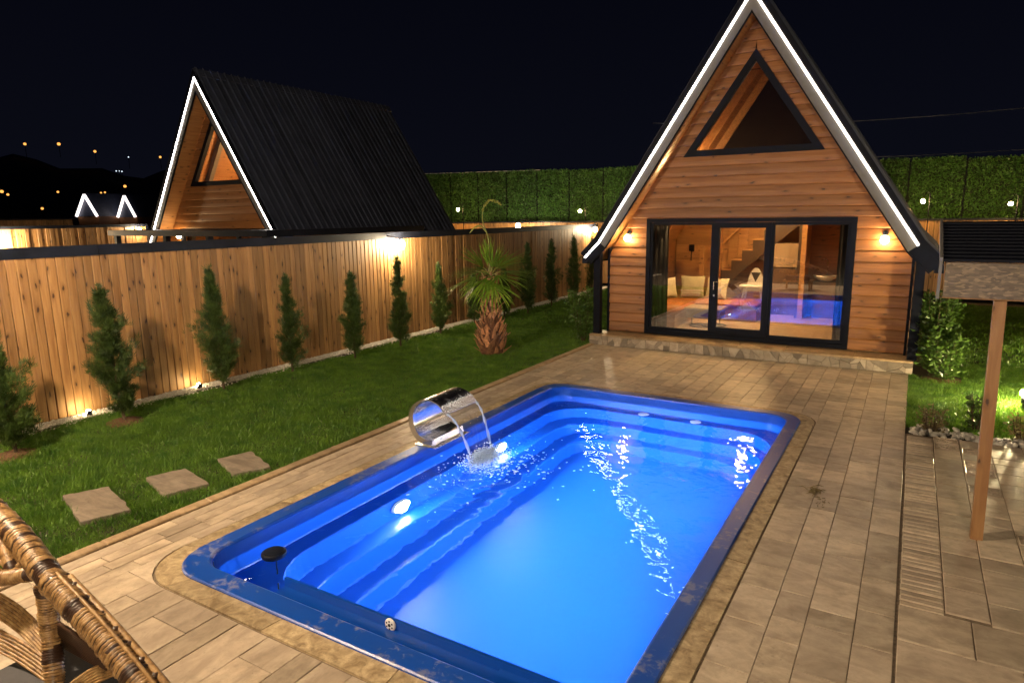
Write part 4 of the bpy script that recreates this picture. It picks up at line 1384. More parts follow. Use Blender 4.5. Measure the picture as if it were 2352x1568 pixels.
# ---- plinth of the main cabin: slabs on broken stone panels
PLX0, PLX1 = -5.43, 0.155
pl = MB().box(PLX0 + 0.02, PLX1 - 0.02, 12.045, 12.62, -0.03, 0.17).build('plinth', M_GROUT, cabin)
x = PLX0
while x < PLX1 - 0.05:
    w = min(random.uniform(0.75, 1.1), PLX1 - x)
    if PLX1 - (x + w) < 0.25: w = PLX1 - x
    MB().cbox(x + 0.002, x + w - 0.002, 12.0, 12.58, 0.172, 0.208, 0.006).build('step_slab', M_KERB, pl, fixn=False)
    x += w
def clip_poly(poly, nx_, nz_, c):
    out = []
    for i in range(len(poly)):
        p, q = poly[i], poly[(i + 1) % len(poly)]
        dp, dq = p[0] * nx_ + p[1] * nz_ - c, q[0] * nx_ + q[1] * nz_ - c
        if dp <= 0: out.append(p)
        if dp * dq < 0:
            t = dp / (dp - dq); out.append((p[0] + (q[0] - p[0]) * t, p[1] + (q[1] - p[1]) * t))
    return out
x = PLX0
while x < PLX1 - 0.05:
    w = random.uniform(0.36, 0.5)
    if PLX1 - (x + w) < 0.2: w = PLX1 - x
    n = random.randint(5, 8)
    pts = [(x + random.uniform(0.02, w - 0.02), random.uniform(0.0, 0.168)) for _ in range(n)]
    for i, p in enumerate(pts):
        poly = [(x + 0.004, 0.001), (x + w - 0.004, 0.001), (x + w - 0.004, 0.168), (x + 0.004, 0.168)]
        for j, q in enumerate(pts):
            if i == j: continue
            nx_, nz_ = q[0] - p[0], q[1] - p[1]
            L = math.hypot(nx_, nz_) + 1e-9
            nx_, nz_ = nx_ / L, nz_ / L
            c = nx_ * (p[0] + q[0]) / 2 + nz_ * (p[1] + q[1]) / 2 - 0.003
            poly = clip_poly(poly, nx_, nz_, c)
            if len(poly) < 3: break
        if len(poly) >= 3:
            MB().ext(poly, 'Y', 12.02 - random.uniform(0.004, 0.014), 12.044).build('facing_stone', M_FACING, pl)
    x += w
# ---- glazed doors
dz0 = 0.228
def rect_frame(b, x0, x1, z0, z1, t, y0, y1, tb=None):
    tb = tb or t
    b.box(X(x0), X(x0 + t), y0, y1, z0, z1); b.box(X(x1 - t), X(x1), y0, y1, z0, z1)
    b.box(X(x0 + t), X(x1 - t), y0, y1, z0, z0 + tb); b.box(X(x0 + t), X(x1 - t), y0, y1, z1 - t, z1)
b = MB(); rect_frame(b, DX0 + 0.002, DX1 - 0.002, dz0, DZ1 - 0.002, 0.075, wy - 0.045, wy + 0.055)
dfr = b.build('door_frame', M_DARK, cabin)
panels = [('fixed_panel', DX0 + 0.079, -0.565, 0.045, 0.06), ('door_leaf', -0.561, 0.436, 0.10, 0.135), ('fixed_panel', 0.440, DX1 - 0.079, 0.05, 0.06)]
for nm, a, c, t, tb in panels:
    b = MB(); y0 = wy - (0.03 if nm == 'door_leaf' else 0.012)
    rect_frame(b, a, c, dz0 + 0.078, DZ1 - 0.08, t, y0, wy + 0.045, tb)
    lf = b.build(nm, M_DARK, cabin)
    MB().box(X(a + t - .01), X(c - t + .01), wy + 0.010, wy + 0.018, dz0 + 0.07 + tb, DZ1 - 0.07 - t).build('pane', M_PANE, lf)
    if nm == 'door_leaf':
        MB().tube([(X(a + 0.045), y0 - 0.003, 1.16), (X(a + 0.045), y0 - 0.05, 1.16), (X(a + 0.045), y0 - 0.05, 1.30), (X(a + 0.12), y0 - 0.05, 1.30)], 0.011, 8).build('handle', M_STEEL, lf)
        MB().box(X(a + 0.03), X(a + 0.06), y0 - 0.008, y0 - 0.0005, 1.02, 1.06).build('lock', M_STEEL, lf)
# ---- wall lamps on the facade
for xx, lb in ((-4.80, 'glowing wall lamp left of the glass doors'), (-0.41, 'glowing wall lamp right of the glass doors')):
    t = thing('wall_lamp', (xx, wy - 0.03, 2.09), lb, 'wall lamp', 'wall lamps of the main cabin')
    MB().sphere((xx, wy - 0.135, 2.09), 0.062, 16, 10, 1.1).build('bulb', M_WLAMP, t, smooth=True)
    MB().lathe([(0.045, -0.032), (0.045, -0.045), (0.015, -0.05)], (xx, wy, 2.19), 14, 'Y').build('wall_plate', M_DARK, t)
    MB().tube([(xx, wy - 0.045, 2.19), (xx, wy - 0.12, 2.20), (xx, wy - 0.135, 2.155)], 0.009, 8).build('arm', M_DARK, t)

# ---- inside the main cabin
def soft_box(x0, x1, y0, y1, z0, z1, r):
    """rounded cushion block"""
    bm = bmesh.new()
    bmesh.ops.create_cube(bm, size=1.0)
    for v in bm.verts:
        v.co = Vector(((x0 + x1) / 2 + v.co.x * (x1 - x0), (y0 + y1) / 2 + v.co.y * (y1 - y0), (z0 + z1) / 2 + v.co.z * (z1 - z0)))
    bmesh.ops.bevel(bm, geom=list(bm.edges), offset=r, segments=3, affect='EDGES')
    b = MB(); b.v = [tuple(v.co) for v in bm.verts]
    bm.verts.index_update()
    b.f = [tuple(v.index for v in f.verts) for f in bm.faces]
    bm.free()
    return b
sofa = thing('corner_sofa', (-4.2, 14.6, 0.25), 'orange brown corner sofa seen through the left door pane', 'sofa')
MB().box(-5.1, -2.75, 14.62, 15.45, 0.25, 0.52).build('base', M_SIDEWOOD, sofa)
MB().box(-5.1, -4.05, 13.15, 14.615, 0.25, 0.50).build('base', M_SIDEWOOD, sofa)
soft_box(-5.08, -2.77, 14.60, 15.43, 0.522, 0.66, 0.04).build('seat_cushion', M_SOFA, sofa, smooth=True)
soft_box(-5.08, -4.03, 13.13, 14.59, 0.502, 0.655, 0.04).build('seat_cushion', M_SOFA, sofa, smooth=True)
def pillow(c, w, h, t, rx, rz, mat, label):
    N = 12
    V, F = [], []
    for side in (1, -1):
        for i in range(N + 1):
            for j in range(N + 1):
                u, v = i / N * 2 - 1, j / N * 2 - 1
                k = max(0.0, (1 - u * u) * (1 - v * v)) ** 0.42
                pinch = 1 - 0.10 * (1 - abs(u)) * abs(v) ** 2 - 0.0
                pinchz = 1 - 0.12 * (1 - abs(v)) * abs(u) ** 2
                V.append((u * w / 2 * pinchz, side * t / 2 * k * (1 + 0.06 * math.sin(7 * u + 5 * v)), v * h / 2 * pinch))
    n1 = (N + 1) ** 2
    for s_ in range(2):
        for i in range(N):
            for j in range(N):
                a = s_ * n1 + i * (N + 1) + j
                F.append((a, a + 1, a + N + 2, a + N + 1))
    M_ = Matrix.Rotation(rz, 4, 'Z') @ Matrix.Rotation(rx, 4, 'X')
    V = [tuple(M_ @ Vector(p) + Vector(c)) for p in V]
    b = MB(); b.v, b.f = V, F
    tag(b.build('pillow', mat, None, smooth=True), label, 'pillow', 'pillows on the corner sofa')
pillow((-4.72, 14.72, 0.89), 0.50, 0.48, 0.17, R(-14), R(55), M_FABRIC, 'pale pillow at the left beside the dark curtain')
pillow((-4.22, 14.95, 0.91), 0.54, 0.52, 0.18, R(-16), R(8), M_FABRIC2, 'olive pillow in the middle of the sofa')
pillow((-3.68, 14.98, 0.90), 0.50, 0.48, 0.17, R(-18), R(-8), M_FABRIC, 'pale pillow at the right, partly behind the door stile')
tb_ = thing('coffee_table', (-3.55, 13.75, 0.25), 'low coffee table with black ring base inside the cabin', 'coffee table')
MB().cbox(-3.98, -3.22, 13.55, 14.10, 0.60, 0.635, 0.006).build('table_top', M_TAN, tb_)
MB().box(-3.94, -3.26, 13.59, 14.06, 0.42, 0.599).build('apron', M_BROWN, tb_)
for cx_, cy_ in ((-3.62, 13.62), (-3.42, 13.78)):
    pts = [(cx_ + 0.24 * math.cos(a * math.pi / 12), cy_ + 0.24 * math.sin(a * math.pi / 12), 0.268) for a in range(24)]
    MB().tube(pts, 0.013, 6, closed=True).build('ring_base', M_BLACKP, tb_)
MB().tube([(-3.84, 13.65, 0.26), (-3.84, 13.65, 0.42)], 0.012, 6).build('leg', M_BLACKP, tb_)
MB().tube([(-3.34, 13.95, 0.26), (-3.34, 13.95, 0.42)], 0.012, 6).build('leg', M_BLACKP, tb_)
hc = thing('high_chair', (-3.05, 15.75, 0.25), 'white baby high chair behind the sofa in the cabin', 'high chair')
for sx in (-1, 1):
    for sy in (-1, 1):
        MB().bar((-3.05 + sx * 0.27, 15.75 + sy * 0.24, 0.25), (-3.05 + sx * 0.17, 15.75 + sy * 0.12, 0.86), 0.035, 0.035).build('leg', M_WHITEP, hc)
MB().bar((-3.32, 15.51, 0.60), (-2.78, 15.51, 0.60), 0.03, 0.03).build('crossbar', M_WHITEP, hc)
soft_box(-3.32, -2.78, 15.44, 15.70, 0.90, 0.945, 0.02).build('tray', M_WHITEP, hc, smooth=True)
soft_box(-3.22, -2.88, 15.66, 15.96, 0.80, 0.88, 0.03).build('seat', M_WHITEP, hc, smooth=True)
bk = MB().ext([(-3.24 + 0.38 * t, 0.88 + 0.42 * math.sin(math.pi * t) ** 0.6) for t in [k / 12 for k in range(13)]], 'Y', 15.94, 15.99)
bk.build('backrest', M_WHITEP, hc)
MB().ext([(-3.16, 1.20), (-2.94, 1.20), (-3.05, 0.98)], 'Y', 15.932, 15.9395).build('harness', M_CURTAIN, hc)
# staircase as a part of the cabin
st = MB()
sx0, sz0, run, rise, ys0 = -3.86, 1.22, 0.232, 0.235, 16.0
steps = []
top = []
for k in range(9):
    top += [(sx0 + (k - 1) * run, sz0 + (k - 1) * rise), (sx0 + k * run, sz0 + (k - 1) * rise)]
xs_, zs_ = zip(*top)
poly = [(top[0][0], top[0][1] - 0.42)] + top + [(top[-1][0], top[-1][1] - 0.42)]
stair = st.ext(poly, 'Y', ys0, ys0 + 0.03).build('staircase', M_STAIRDARK, cabin)
for k in range(9):
    zz = sz0 + (k - 1) * rise
    MB().box(sx0 + (k - 1) * run - 0.02, sx0 + k * run, ys0 - 0.015, ys0 + 0.62, zz + 0.001, zz + 0.035).build('tread', M_INWOOD, stair)
MB().cbox(-4.36, -4.27, 15.95, 16.04, 0.25, 1.78, 0.01).build('newel_post', M_INWOOD, stair)
MB().bar((-4.27, 16.0, 1.42), (-2.3, 16.0, 3.42), 0.045, 0.05).build('handrail', M_INWOOD, stair)
for k in range(4):
    xk = sx0 + (k + 0.02) * run
    MB().box(xk, xk + run * 0.94, 16.62, 16.64, sz0 + (k) * rise - 0.2, 2.6).build('stair_board', M_INWOOD, stair)
# cabinet, partition, basin, curtains, wall socket, lamp
cbn = thing('cupboard', (-2.5, 16.2, 0.25), 'tan and brown cupboard behind the right door pane', 'cupboard')
MB().cbox(-2.78, -2.14, 16.0, 16.5, 1.33, 1.86, 0.006).build('upper_door', M_TAN, cbn)
MB().box(-2.77, -2.15, 16.0, 16.5, 0.25, 1.30).build('lower_door', M_BROWN, cbn)
pt = MB().box(-2.08, -1.98, 15.6, 16.65, 0.25, 2.7).build('partition', M_INWOOD, cabin)
MB().box(-2.14, -2.085, 15.62, 15.70, 0.25, 2.6).build('partition_trim', M_STAIRDARK, pt)
MB().box(-1.975, -0.2, 16.3, 16.36, 0.25, 2.7).build('partition', M_SIDING, cabin)
bs = thing('wash_basin', (-1.6, 16.1, 0.9), 'pale wash basin with tap at the right back of the room', 'basin')
MB().lathe([(0.10, 0.0), (0.22, 0.08), (0.25, 0.13), (0.23, 0.13), (0.12, 0.05)], (-1.60, 16.0, 1.05), 20).build('bowl', M_WHITEP, bs, smooth=True)
MB().tube([(-1.60, 16.27, 1.1), (-1.60, 16.27, 1.48), (-1.64, 16.2, 1.54), (-1.70, 16.1, 1.50)], 0.012, 8).build('tap', M_STEEL, bs)
MB().box(-1.82, -1.38, 15.85, 16.27, 0.25, 1.04).build('stand', M_BROWN, bs)
def curtain(x0, x1, y, label, amp=0.035):
    b = MB(); n = 40
    for i in range(n + 1):
        t = i / n; x = x0 + (x1 - x0) * t
        for z in (0.27, 2.40):
            b.v.append((x + 0.008 * math.sin(9 * t + z), y + amp * math.sin(t * 2 * math.pi * (x1 - x0) / 0.09), z))
    for i in range(n): b.f.append((2 * i, 2 * i + 2, 2 * i + 3, 2 * i + 1))
    o = b.build('curtain', M_CURTAIN, None, smooth=True)
    o.modifiers.new('thick', 'SOLIDIFY').thickness = 0.004
    tag(o, label, 'curtain', 'curtains inside the glass doors')
curtain(-4.40, -4.06, wy + 0.20, 'dark curtain gathered at the left end of the glass front')
curtain(-1.10, -0.88, wy + 0.16, 'dark curtain gathered at the right end of the glass front')
soc = thing('wall_socket', (-4.75, by, 1.6), 'small black wall unit on the back wall of the room', 'wall unit')
MB().box(-4.82, -4.70, by - 0.06, by - 0.008, 1.62, 1.78).build('unit', M_BLACKP, soc)
MB().tube([(-4.77, by - 0.02, 1.62), (-4.77, by - 0.02, 1.38)], 0.012, 6).build('cord', M_BLACKP, soc)
def room_lamp(pos, label, mat, r=0.11):
    t = thing('ceiling_lamp', pos, label, 'lamp', 'lamps inside the cabins')
    MB().sphere(pos, r, 16, 8, 0.6).build('shade', mat, t, smooth=True)
    MB().lathe([(0.05, r * 0.62), (0.05, r * 0.62 + 0.03)], pos, 12).build('mount', M_DARK, t)
room_lamp((-2.9, 14.75, 2.62), 'ceiling lamp under the loft of the main cabin', M_RLAMP, 0.15)
room_lamp((-3.98, 13.62, 3.22), 'small lamp below the left rafters behind the triangle window', emit('loft_lamp', (1, .66, .28), 4000.0), 0.055)

# ---- the second cabin beyond the fence
cab2, wy2, by2, _ = make_cabin(-15.43, 10.70, 'second A-frame cabin with dark ribbed roof beyond the fence', False)
cn = MB()
CZ0, CZ1 = 2.31, 2.45
cn.box(-18.35, -12.05, 9.75, 10.68, CZ0, CZ1)
cn.box(-12.36, -12.05, 10.681, 15.2, CZ0, CZ1)
cn.build('porch_roof', M_CAP, cab2)
for xx in (-18.2, -16.0, -14.3, -12.3):
    MB().box(xx - 0.06, xx + 0.06, 9.85, 9.97, 0, CZ0).build('porch_post', M_DARK, cab2)
MB().box(-12.33, -12.25, 10.7, 15.2, 1.2, CZ0 - 0.001).build('side_panel', M_SIDEWOOD, cab2)
room_lamp((-15.0, wy2 + 1.4, 3.2), 'lamp upstairs in the far cabin', emit('loft_lamp2', (1, .62, .25), 1200.0), 0.10)
room_lamp((-15.6, wy2 + 0.9, 2.35), 'lamp downstairs in the far cabin', emit('room_lamp2', (1, .62, .25), 160.0), 0.10)
glow_lamp('wall_lamp', (-17.2, wy2 - 0.14, 2.12), 'porch lamp of the far cabin', 'wall lamp', M_WLAMP, 0.062)
glow_lamp('wall_lamp', (-13.2, wy2 - 0.14, 2.12), 'porch lamp at the near corner of the far cabin', 'wall lamp', M_WLAMP, 0.062)

# ================================================================== far cabins and lights on the slope
def ray_at(x, y, dist):
    """point seen at a place of the 2352 x 1568 photograph, dist metres away horizontally"""
    d = cr * ((x - 1176) / 1522.56) - cu * ((y - 784) / 1522.56) + cf
    return CAM + d * (dist / math.hypot(d.x, d.y))
def far_cabin(xa, ya, w, h, dist, label):
    """small A-frame far off with lit rakes"""
    ap = ray_at(xa, ya, dist)
    right = Vector((cr.x, cr.y, 0)).normalized()
    t = thing('far_cabin', ap - Vector((0, 0, h + 1.5)), label, 'cabin', 'far A-frame cabins with lit gables')
    fwd = Vector((cf.x, cf.y, 0)).normalized()
    def L(dx, dz, dy=0): return ap + right * dx + Vector((0, 0, dz)) + fwd * dy
    for s in (-1, 1):
        MB().bar(L(0, 0), L(s * w / 2, -h), 0.34, 0.34).build('led_strip', M_LEDF, t)
    b = MB(); b.prism([L(-w / 2, -h, 0.4), L(w / 2, -h, 0.4), L(0, 0.3, 0.4)], [L(-w / 2 + 4, -h, 9), L(w / 2 + 4, -h, 9), L(4, 0.3, 9)])
    b.build('roof', M_ROOF, t)
    b = MB(); b.prism([L(-w / 2, -h - 2.2, 0.5), L(w / 2, -h - 2.2, 0.5), L(w / 2, -h, 0.5), L(-w / 2, -h, 0.5)], [L(-w / 2 + 4, -h - 2.2, 9), L(w / 2 + 4, -h - 2.2, 9), L(w / 2 + 4, -h, 9), L(-w / 2 + 4, -h, 9)])
    b.build('wall', M_SIDING, t)
M_LEDF = emit('far_led', (1.0, 0.88, 0.85), 3.0)
far_cabin(193, 447, 3.9, 4.0, 150, 'distant A-frame with white lit gable left of the far cabin')
far_cabin(285, 450, 3.4, 4.0, 150, 'distant A-frame with white lit gable next to the far cabin roof edge')
far_l = [(57, 331, 480, 1.2, 'o', 'on the hill crest at the far left'), (135, 331, 480, 1.4, 'o', 'second from the left on the hill crest'),
         (218, 348, 470, 1.2, 'o', 'third along the hill crest'), (368, 361, 470, 1.1, 'o', 'on the hill crest beside the far cabin gable'),
         (287, 428, 210, 0.6, 'o', 'above the right distant A-frame'), (133, 441, 210, 0.45, 'o', 'left of the distant A-frames'),
         (232, 443, 210, 0.38, 'o', 'left one of the pair between the distant A-frames'), (241, 442, 210, 0.38, 'o', 'right one of the pair between the distant A-frames'),
         (4, 440, 200, 0.6, 'o', 'low at the left edge'), (18, 447, 200, 0.45, 'o', 'low beside the left edge'), (97, 479, 180, 0.45, 'o', 'just above the lit fence strip'),
         (295, 361, 450, 0.5, 'w', 'bluish, right of the hill crest lamps'), (267, 393, 400, 0.45, 'w', 'left of the bluish row of three'),
         (274, 393, 400, 0.35, 'w', 'middle of the bluish row of three'), (280, 394, 400, 0.45, 'w', 'right of the bluish row of three')]
for x, y, d, r, kind, where in far_l:
    p = ray_at(x, y, d)
    t = thing('street_lamp', p - Vector((0, 0, 6 + r)), ('orange street lamp ' if kind == 'o' else 'white far lamp, ') + where, 'street lamp', 'far lights on the slope')
    MB().sphere(p, r * 0.62, 10, 6).build('lamp_head', M_SLAMP if kind == 'o' else M_SLAMPW, t, smooth=True)
    MB().tube([p - Vector((0, 0, 6 + r)), p - Vector((0, 0, r * 0.8))], 0.15, 6).build('pole', M_DARK, t)

# ================================================================== canopy at the right
can = thing('canopy', (0.62, 6.05, 0), 'small canopy with OSB front board on a wooden post at the right', 'canopy')
b = MB()
b.prism([(0.578, 6.005, -0.012), (0.660, 6.005, -0.012), (0.660, 6.085, -0.012), (0.578, 6.085, -0.012)],
        [(0.545, 6.005, 1.895), (0.622, 6.005, 1.895), (0.622, 6.085, 1.895), (0.545, 6.085, 1.895)])
b.build('post', M_POSTWOOD, can)
MB().cbox(3.3, 3.39, 6.0, 6.09, -0.012, 1.895, 0.004).build('post', M_POSTWOOD, can)
MB().box(0.24, 4.0, 5.995, 6.09, 1.8965, 1.93).build('beam', M_POSTWOOD, can)
MB().box(0.22, 4.0, 5.955, 5.973, 1.905, 2.165).build('front_board', M_OSB, can)
MB().box(0.205, 4.0, 5.975, 5.993, 1.893, 1.903).build('edge_batten', M_POSTWOOD, can)
ncor = 12
for k in range(ncor):
    t0, t1 = k / ncor, (k + 1) / ncor
    y0, z0 = 5.93 + 0.98 * t0, 2.17 + 0.27 * t0
    y1, z1 = 5.93 + 0.98 * t1, 2.17 + 0.27 * t1
    b = MB().prism([(0.20, y0 + .002, z0), (0.20, y1, z1 - 0.004), (0.20, y1, z1 + 0.012), (0.20, y0 + .002, z0 + 0.022)],
                   [(4.05, y0 + .002, z0), (4.05, y1, z1 - 0.004), (4.05, y1, z1 + 0.012), (4.05, y0 + .002, z0 + 0.022)])
    b.build('roof_slat', M_DARK, can)
MB().bar((0.187, 5.94, 2.18), (0.187, 6.92, 2.455), 0.02, 0.05).build('edge_trim', M_FASCIA, can)
MB().box(0.177, 0.197, 5.94, 5.975, 1.89, 2.17).build('edge_trim', M_FASCIA, can)
MB().bar((0.25, 6.06, 1.96), (0.25, 6.88, 2.38), 0.05, 0.06).build('rafter', M_POSTWOOD, can)
MB().bar((3.8, 6.06, 1.96), (3.8, 6.88, 2.38), 0.05, 0.06).build('rafter', M_POSTWOOD, can)

# overhead wires
for (xa, ya, xb, yb, lb) in ((1500, 283, 2500, 233, 'upper overhead wire crossing the sky right of the cabin'), (1500, 352, 2500, 333, 'lower overhead wire crossing the sky right of the cabin')):
    a, c = ray_at(xa, ya, 55), ray_at(xb, yb, 45)
    pts = [a.lerp(c, k / 10) - Vector((0, 0, 0.5 * (1 - (k / 5 - 1) ** 2))) for k in range(11)]
    tag(MB().tube(pts, 0.022, 5).build('overhead_wire', M_WIRE, None), lb, 'wire', 'overhead wires')

# ================================================================== PLANTS
def sprays(P, D, L, Wd, twist):
    """needle sprays: for each point P, direction D -> 3 narrow leaf quads fanning out; returns V,F(4)"""
    n = len(P)
    D = D / np.linalg.norm(D, axis=1)[:, None]
    up = np.where(np.abs(D[:, 2:3]) > 0.9, np.array([[1., 0, 0]]), np.array([[0, 0, 1.]]))
    S = np.cross(D, up); S /= np.linalg.norm(S, axis=1)[:, None]
    T = np.cross(S, D)
    ca, sa = np.cos(twist)[:, None], np.sin(twist)[:, None]
    S = S * ca + T * sa
    Vs = []
    for off, ll in ((0.0, 1.0), (0.55, 0.8), (-0.55, 0.8)):
        d = D * math.cos(off) + S * math.sin(off)
        s = S * math.cos(off) - D * math.sin(off)
        l = (L * ll)[:, None]; w = (Wd * (1 if off == 0 else 0.8))[:, None]
        Vs.append(np.stack([P, P + d * l * 0.45 + s * w, P + d * l, P + d * l * 0.45 - s * w], 1))
    V = np.concatenate(Vs, 0).reshape(-1, 3)
    F = np.arange(len(V)).reshape(-1, 4)
    return V, F
def conifer(x, y, h, rad, label, n=2600, lean=(0, 0), seed=0, sparse=0.0, mat=None):
    r_ = np.random.default_rng(100 + seed)
    t_ = thing('conifer', (x, y, -0.03), label, 'conifer', 'young conifers along the fence')
    MB().tube([(x, y, -0.04), (x + lean[0] * 0.5, y + lean[1] * 0.5, h * 0.5), (x + lean[0], y + lean[1], h * 0.93)], [0.022, 0.014, 0.004], 7).build('trunk', M_BARK, t_)
    # branches: each carries a plume of sprays
    nb = int(58 * h / 1.7)
    Ps, Ds, Ls, Ws = [], [], [], []
    for k in range(nb):
        t = ((k + r_.uniform(0, 1)) / nb)
        z0 = h * (0.05 + 0.90 * t)
        prof_ = (0.62 + 0.9 * t) if t < 0.22 else (0.82 - 0.0 * t) * (1 - ((t - 0.22) / 0.80) ** 1.25) + 0.05
        rr_ = rad * max(0.08, prof_) * r_.choice([0.5, 0.75, 0.95, 1.1, 1.4], p=[.15, .25, .3, .2, .1])
        if sparse and r_.uniform() < sparse * t: rr_ *= 0.35
        a = k * 2.399 + r_.uniform(-0.5, 0.5)
        rise_ = r_.uniform(0.5, 1.35)
        cx_, cy_ = x + lean[0] * z0 / h, y + lean[1] * z0 / h
        m_ = max(10, int(n / nb * (0.45 + rr_ / rad)))
        u = r_.uniform(0.05, 1.0, m_) ** 0.75
        bx = cx_ + np.cos(a) * rr_ * u; by_ = cy_ + np.sin(a) * rr_ * u
        bz = z0 + rise_ * rr_ * u * u * 0.9
        sp = 0.016 + 0.022 * rr_ / rad
        Ps.append(np.stack([bx + r_.normal(0, sp, m_), by_ + r_.normal(0, sp, m_), np.clip(bz + r_.normal(0, sp, m_), 0.0, h)], 1))
        d = np.stack([np.full(m_, np.cos(a) * 0.75), np.full(m_, np.sin(a) * 0.75), np.full(m_, rise_ + 0.45)], 1) + r_.normal(0, 0.38, (m_, 3))
        Ds.append(d)
        Ls.append(r_.uniform(0.045, 0.115, m_)); Ws.append(r_.uniform(0.0028, 0.0055, m_))
    # leader
    m_ = 60
    zz = r_.uniform(0.86, 1.0, m_) * h
    Ps.append(np.stack([x + lean[0] * zz / h + r_.normal(0, 0.012, m_), y + lean[1] * zz / h + r_.normal(0, 0.012, m_), zz], 1))
    Ds.append(np.stack([r_.normal(0, 0.4, m_), r_.normal(0, 0.4, m_), np.ones(m_)], 1)); Ls.append(r_.uniform(0.04, 0.09, m_)); Ws.append(r_.uniform(0.003, 0.006, m_))
    P = np.concatenate(Ps); D = np.concatenate(Ds); L = np.concatenate(Ls); W_ = np.concatenate(Ws)
    V, F = sprays(P, D, L, W_, r_.uniform(0, 6.28, len(P)))
    tri_mesh('crown', V, F, mat or M_CONIFER, t_, center=(x, y, 0))
CON = [(-8.46, 3.20, 1.44, 0.33, 'conifer cut by the left edge of the photo', 3600, (-0.10, -0.05)),
       (-8.62, 4.50, 1.75, 0.36, 'broad conifer, second from the left edge, lit from behind at its foot', 4200, (-0.12, -0.05)),
       (-8.94, 6.20, 1.85, 0.30, 'tall conifer, third from the left edge', 3800, (-0.05, -0.03)),
       (-8.93, 7.53, 1.62, 0.25, 'thin conifer, fourth from the left, with a bare narrow top', 2800, (-0.02, 0)),
       (-8.74, 8.83, 1.58, 0.22, 'slim dark conifer, fifth from the left edge', 2600, (0.0, 0)),
       (-8.67, 10.04, 1.76, 0.25, 'slim conifer standing below the fence lamp', 2800, (0, 0)),
       (-8.87, 11.63, 1.55, 0.25, 'bright conifer just left of the palm', 2800, (0, 0)),
       (-9.02, 13.2, 1.15, 0.30, 'low conifer half hidden left behind the palm trunk', 2200, (0, 0)),
       (-8.90, 14.4, 1.25, 0.26, 'conifer hidden behind the palm trunk, at its right', 2000, (0, 0)),
       (-8.68, 15.23, 1.84, 0.29, 'dark conifer directly right of the palm crown', 2600, (0, 0)),
       (-8.84, 16.9, 1.87, 0.28, 'dark conifer, second right of the palm', 2400, (0, 0)),
       (-8.69, 18.07, 1.93, 0.26, 'dark conifer nearest the main cabin', 2400, (0, 0)),
       (-8.75, 19.5, 1.85, 0.24, 'conifer almost hidden by the cabin corner post', 1600, (0, 0))]
for k, (x, y, h, r_, lb, n, ln) in enumerate(CON):
    conifer(x, y, h, r_ * 0.92, lb, int(n * 1.6), ln, k, 0.75 if k in (3, 5, 6) else 0.25)
    if k < 7:
        # ring of bare mulch at the foot
        pass
def mound(x, y, r, label=None):
    b = MB(); b.lathe([(r, -0.036), (r * 0.8, -0.012), (r * 0.4, 0.006), (0.02, 0.012)], (x, y, 0), 18)
    tag(b.build('mulch', M_MULCH, None, smooth=True), label, 'mulch', kind='stuff')
mound(-8.62, 4.5, 0.26, 'brown mulch round the foot of the second conifer')
mound(-8.46, 3.2, 0.26, 'brown mulch round the foot of the leftmost conifer')
mound(0.55, 11.95, 0.30, 'brown mulch below the shrub at the right cabin corner')

def shrub(x, y, h, rad, label, n, leaf, mat, stems=7, seed=0, spread=1.0, group='leafy shrubs'):
    r_ = np.random.default_rng(300 + seed)
    t_ = thing('shrub', (x, y, -0.03), label, 'shrub', group)
    b = MB()
    Ps, Ds = [], []
    for k in range(stems):
        a = 2 * math.pi * k / stems + r_.uniform(-0.3, 0.3)
        tip = np.array([x + math.cos(a) * rad * spread * r_.uniform(0.4, 0.9), y + math.sin(a) * rad * spread * r_.uniform(0.4, 0.9), h * r_.uniform(0.75, 1.0)])
        base = np.array([x + math.cos(a) * 0.03, y + math.sin(a) * 0.03, -0.03])
        mid = (base + tip) / 2 + np.array([math.cos(a), math.sin(a), 0]) * rad * 0.12
        pts = [base, mid, tip]
        b.tube([tuple(p) for p in pts], [0.010, 0.007, 0.003], 5)
        m_ = n // stems
        u = r_.uniform(0.08, 1.0, m_)
        c = ((1 - u) ** 2)[:, None] * base + (2 * u * (1 - u))[:, None] * mid + (u ** 2)[:, None] * tip
        sp = rad * 0.30
        Ps.append(c + r_.normal(0, 1, (m_, 3)) * np.array([sp, sp, sp * 0.55]) * (0.35 + 0.65 * np.sin(np.pi * u))[:, None])
        Ds.append(np.stack([np.cos(a) + r_.normal(0, .9, m_), np.sin(a) + r_.normal(0, .9, m_), 0.5 + r_.normal(0, .6, m_)], 1))
    b.build('stem', M_BARK, t_)
    P = np.concatenate(Ps); P[:, 2] = np.clip(P[:, 2], 0.0, h * 1.02)
    D = np.concatenate(Ds); D /= np.linalg.norm(D, axis=1)[:, None]
    n_ = len(P)
    S = np.cross(D, r_.normal(0, 1, (n_, 3))); S /= np.linalg.norm(S, axis=1)[:, None]
    N_ = np.cross(S, D)
    L = (leaf * r_.uniform(0.6, 1.3, n_))[:, None]
    w = L * 0.28
    # folded leaf: two quads meeting on the midrib
    A, T = P, P + D * L
    Ml = P + D * L * 0.5 + S * w + N_ * w * 0.35; Mr = P + D * L * 0.5 - S * w + N_ * w * 0.35
    V = np.concatenate([np.stack([A, Ml, T], 1), np.stack([A, T, Mr], 1)]).reshape(-1, 3)
    tri_mesh('foliage', V, np.arange(len(V)).reshape(-1, 3), mat, t_, center=(x, y, 0))
shrub(-5.72, 12.35, 1.10, 0.30, 'leafy shrub at the left corner post of the main cabin', 1500, 0.075, M_BROADLEAF, 9, 1)
shrub(0.42, 12.2, 1.42, 0.26, 'tall leafy shrub at the right corner of the main cabin', 2000, 0.085, M_BROADLEAF, 11, 2)
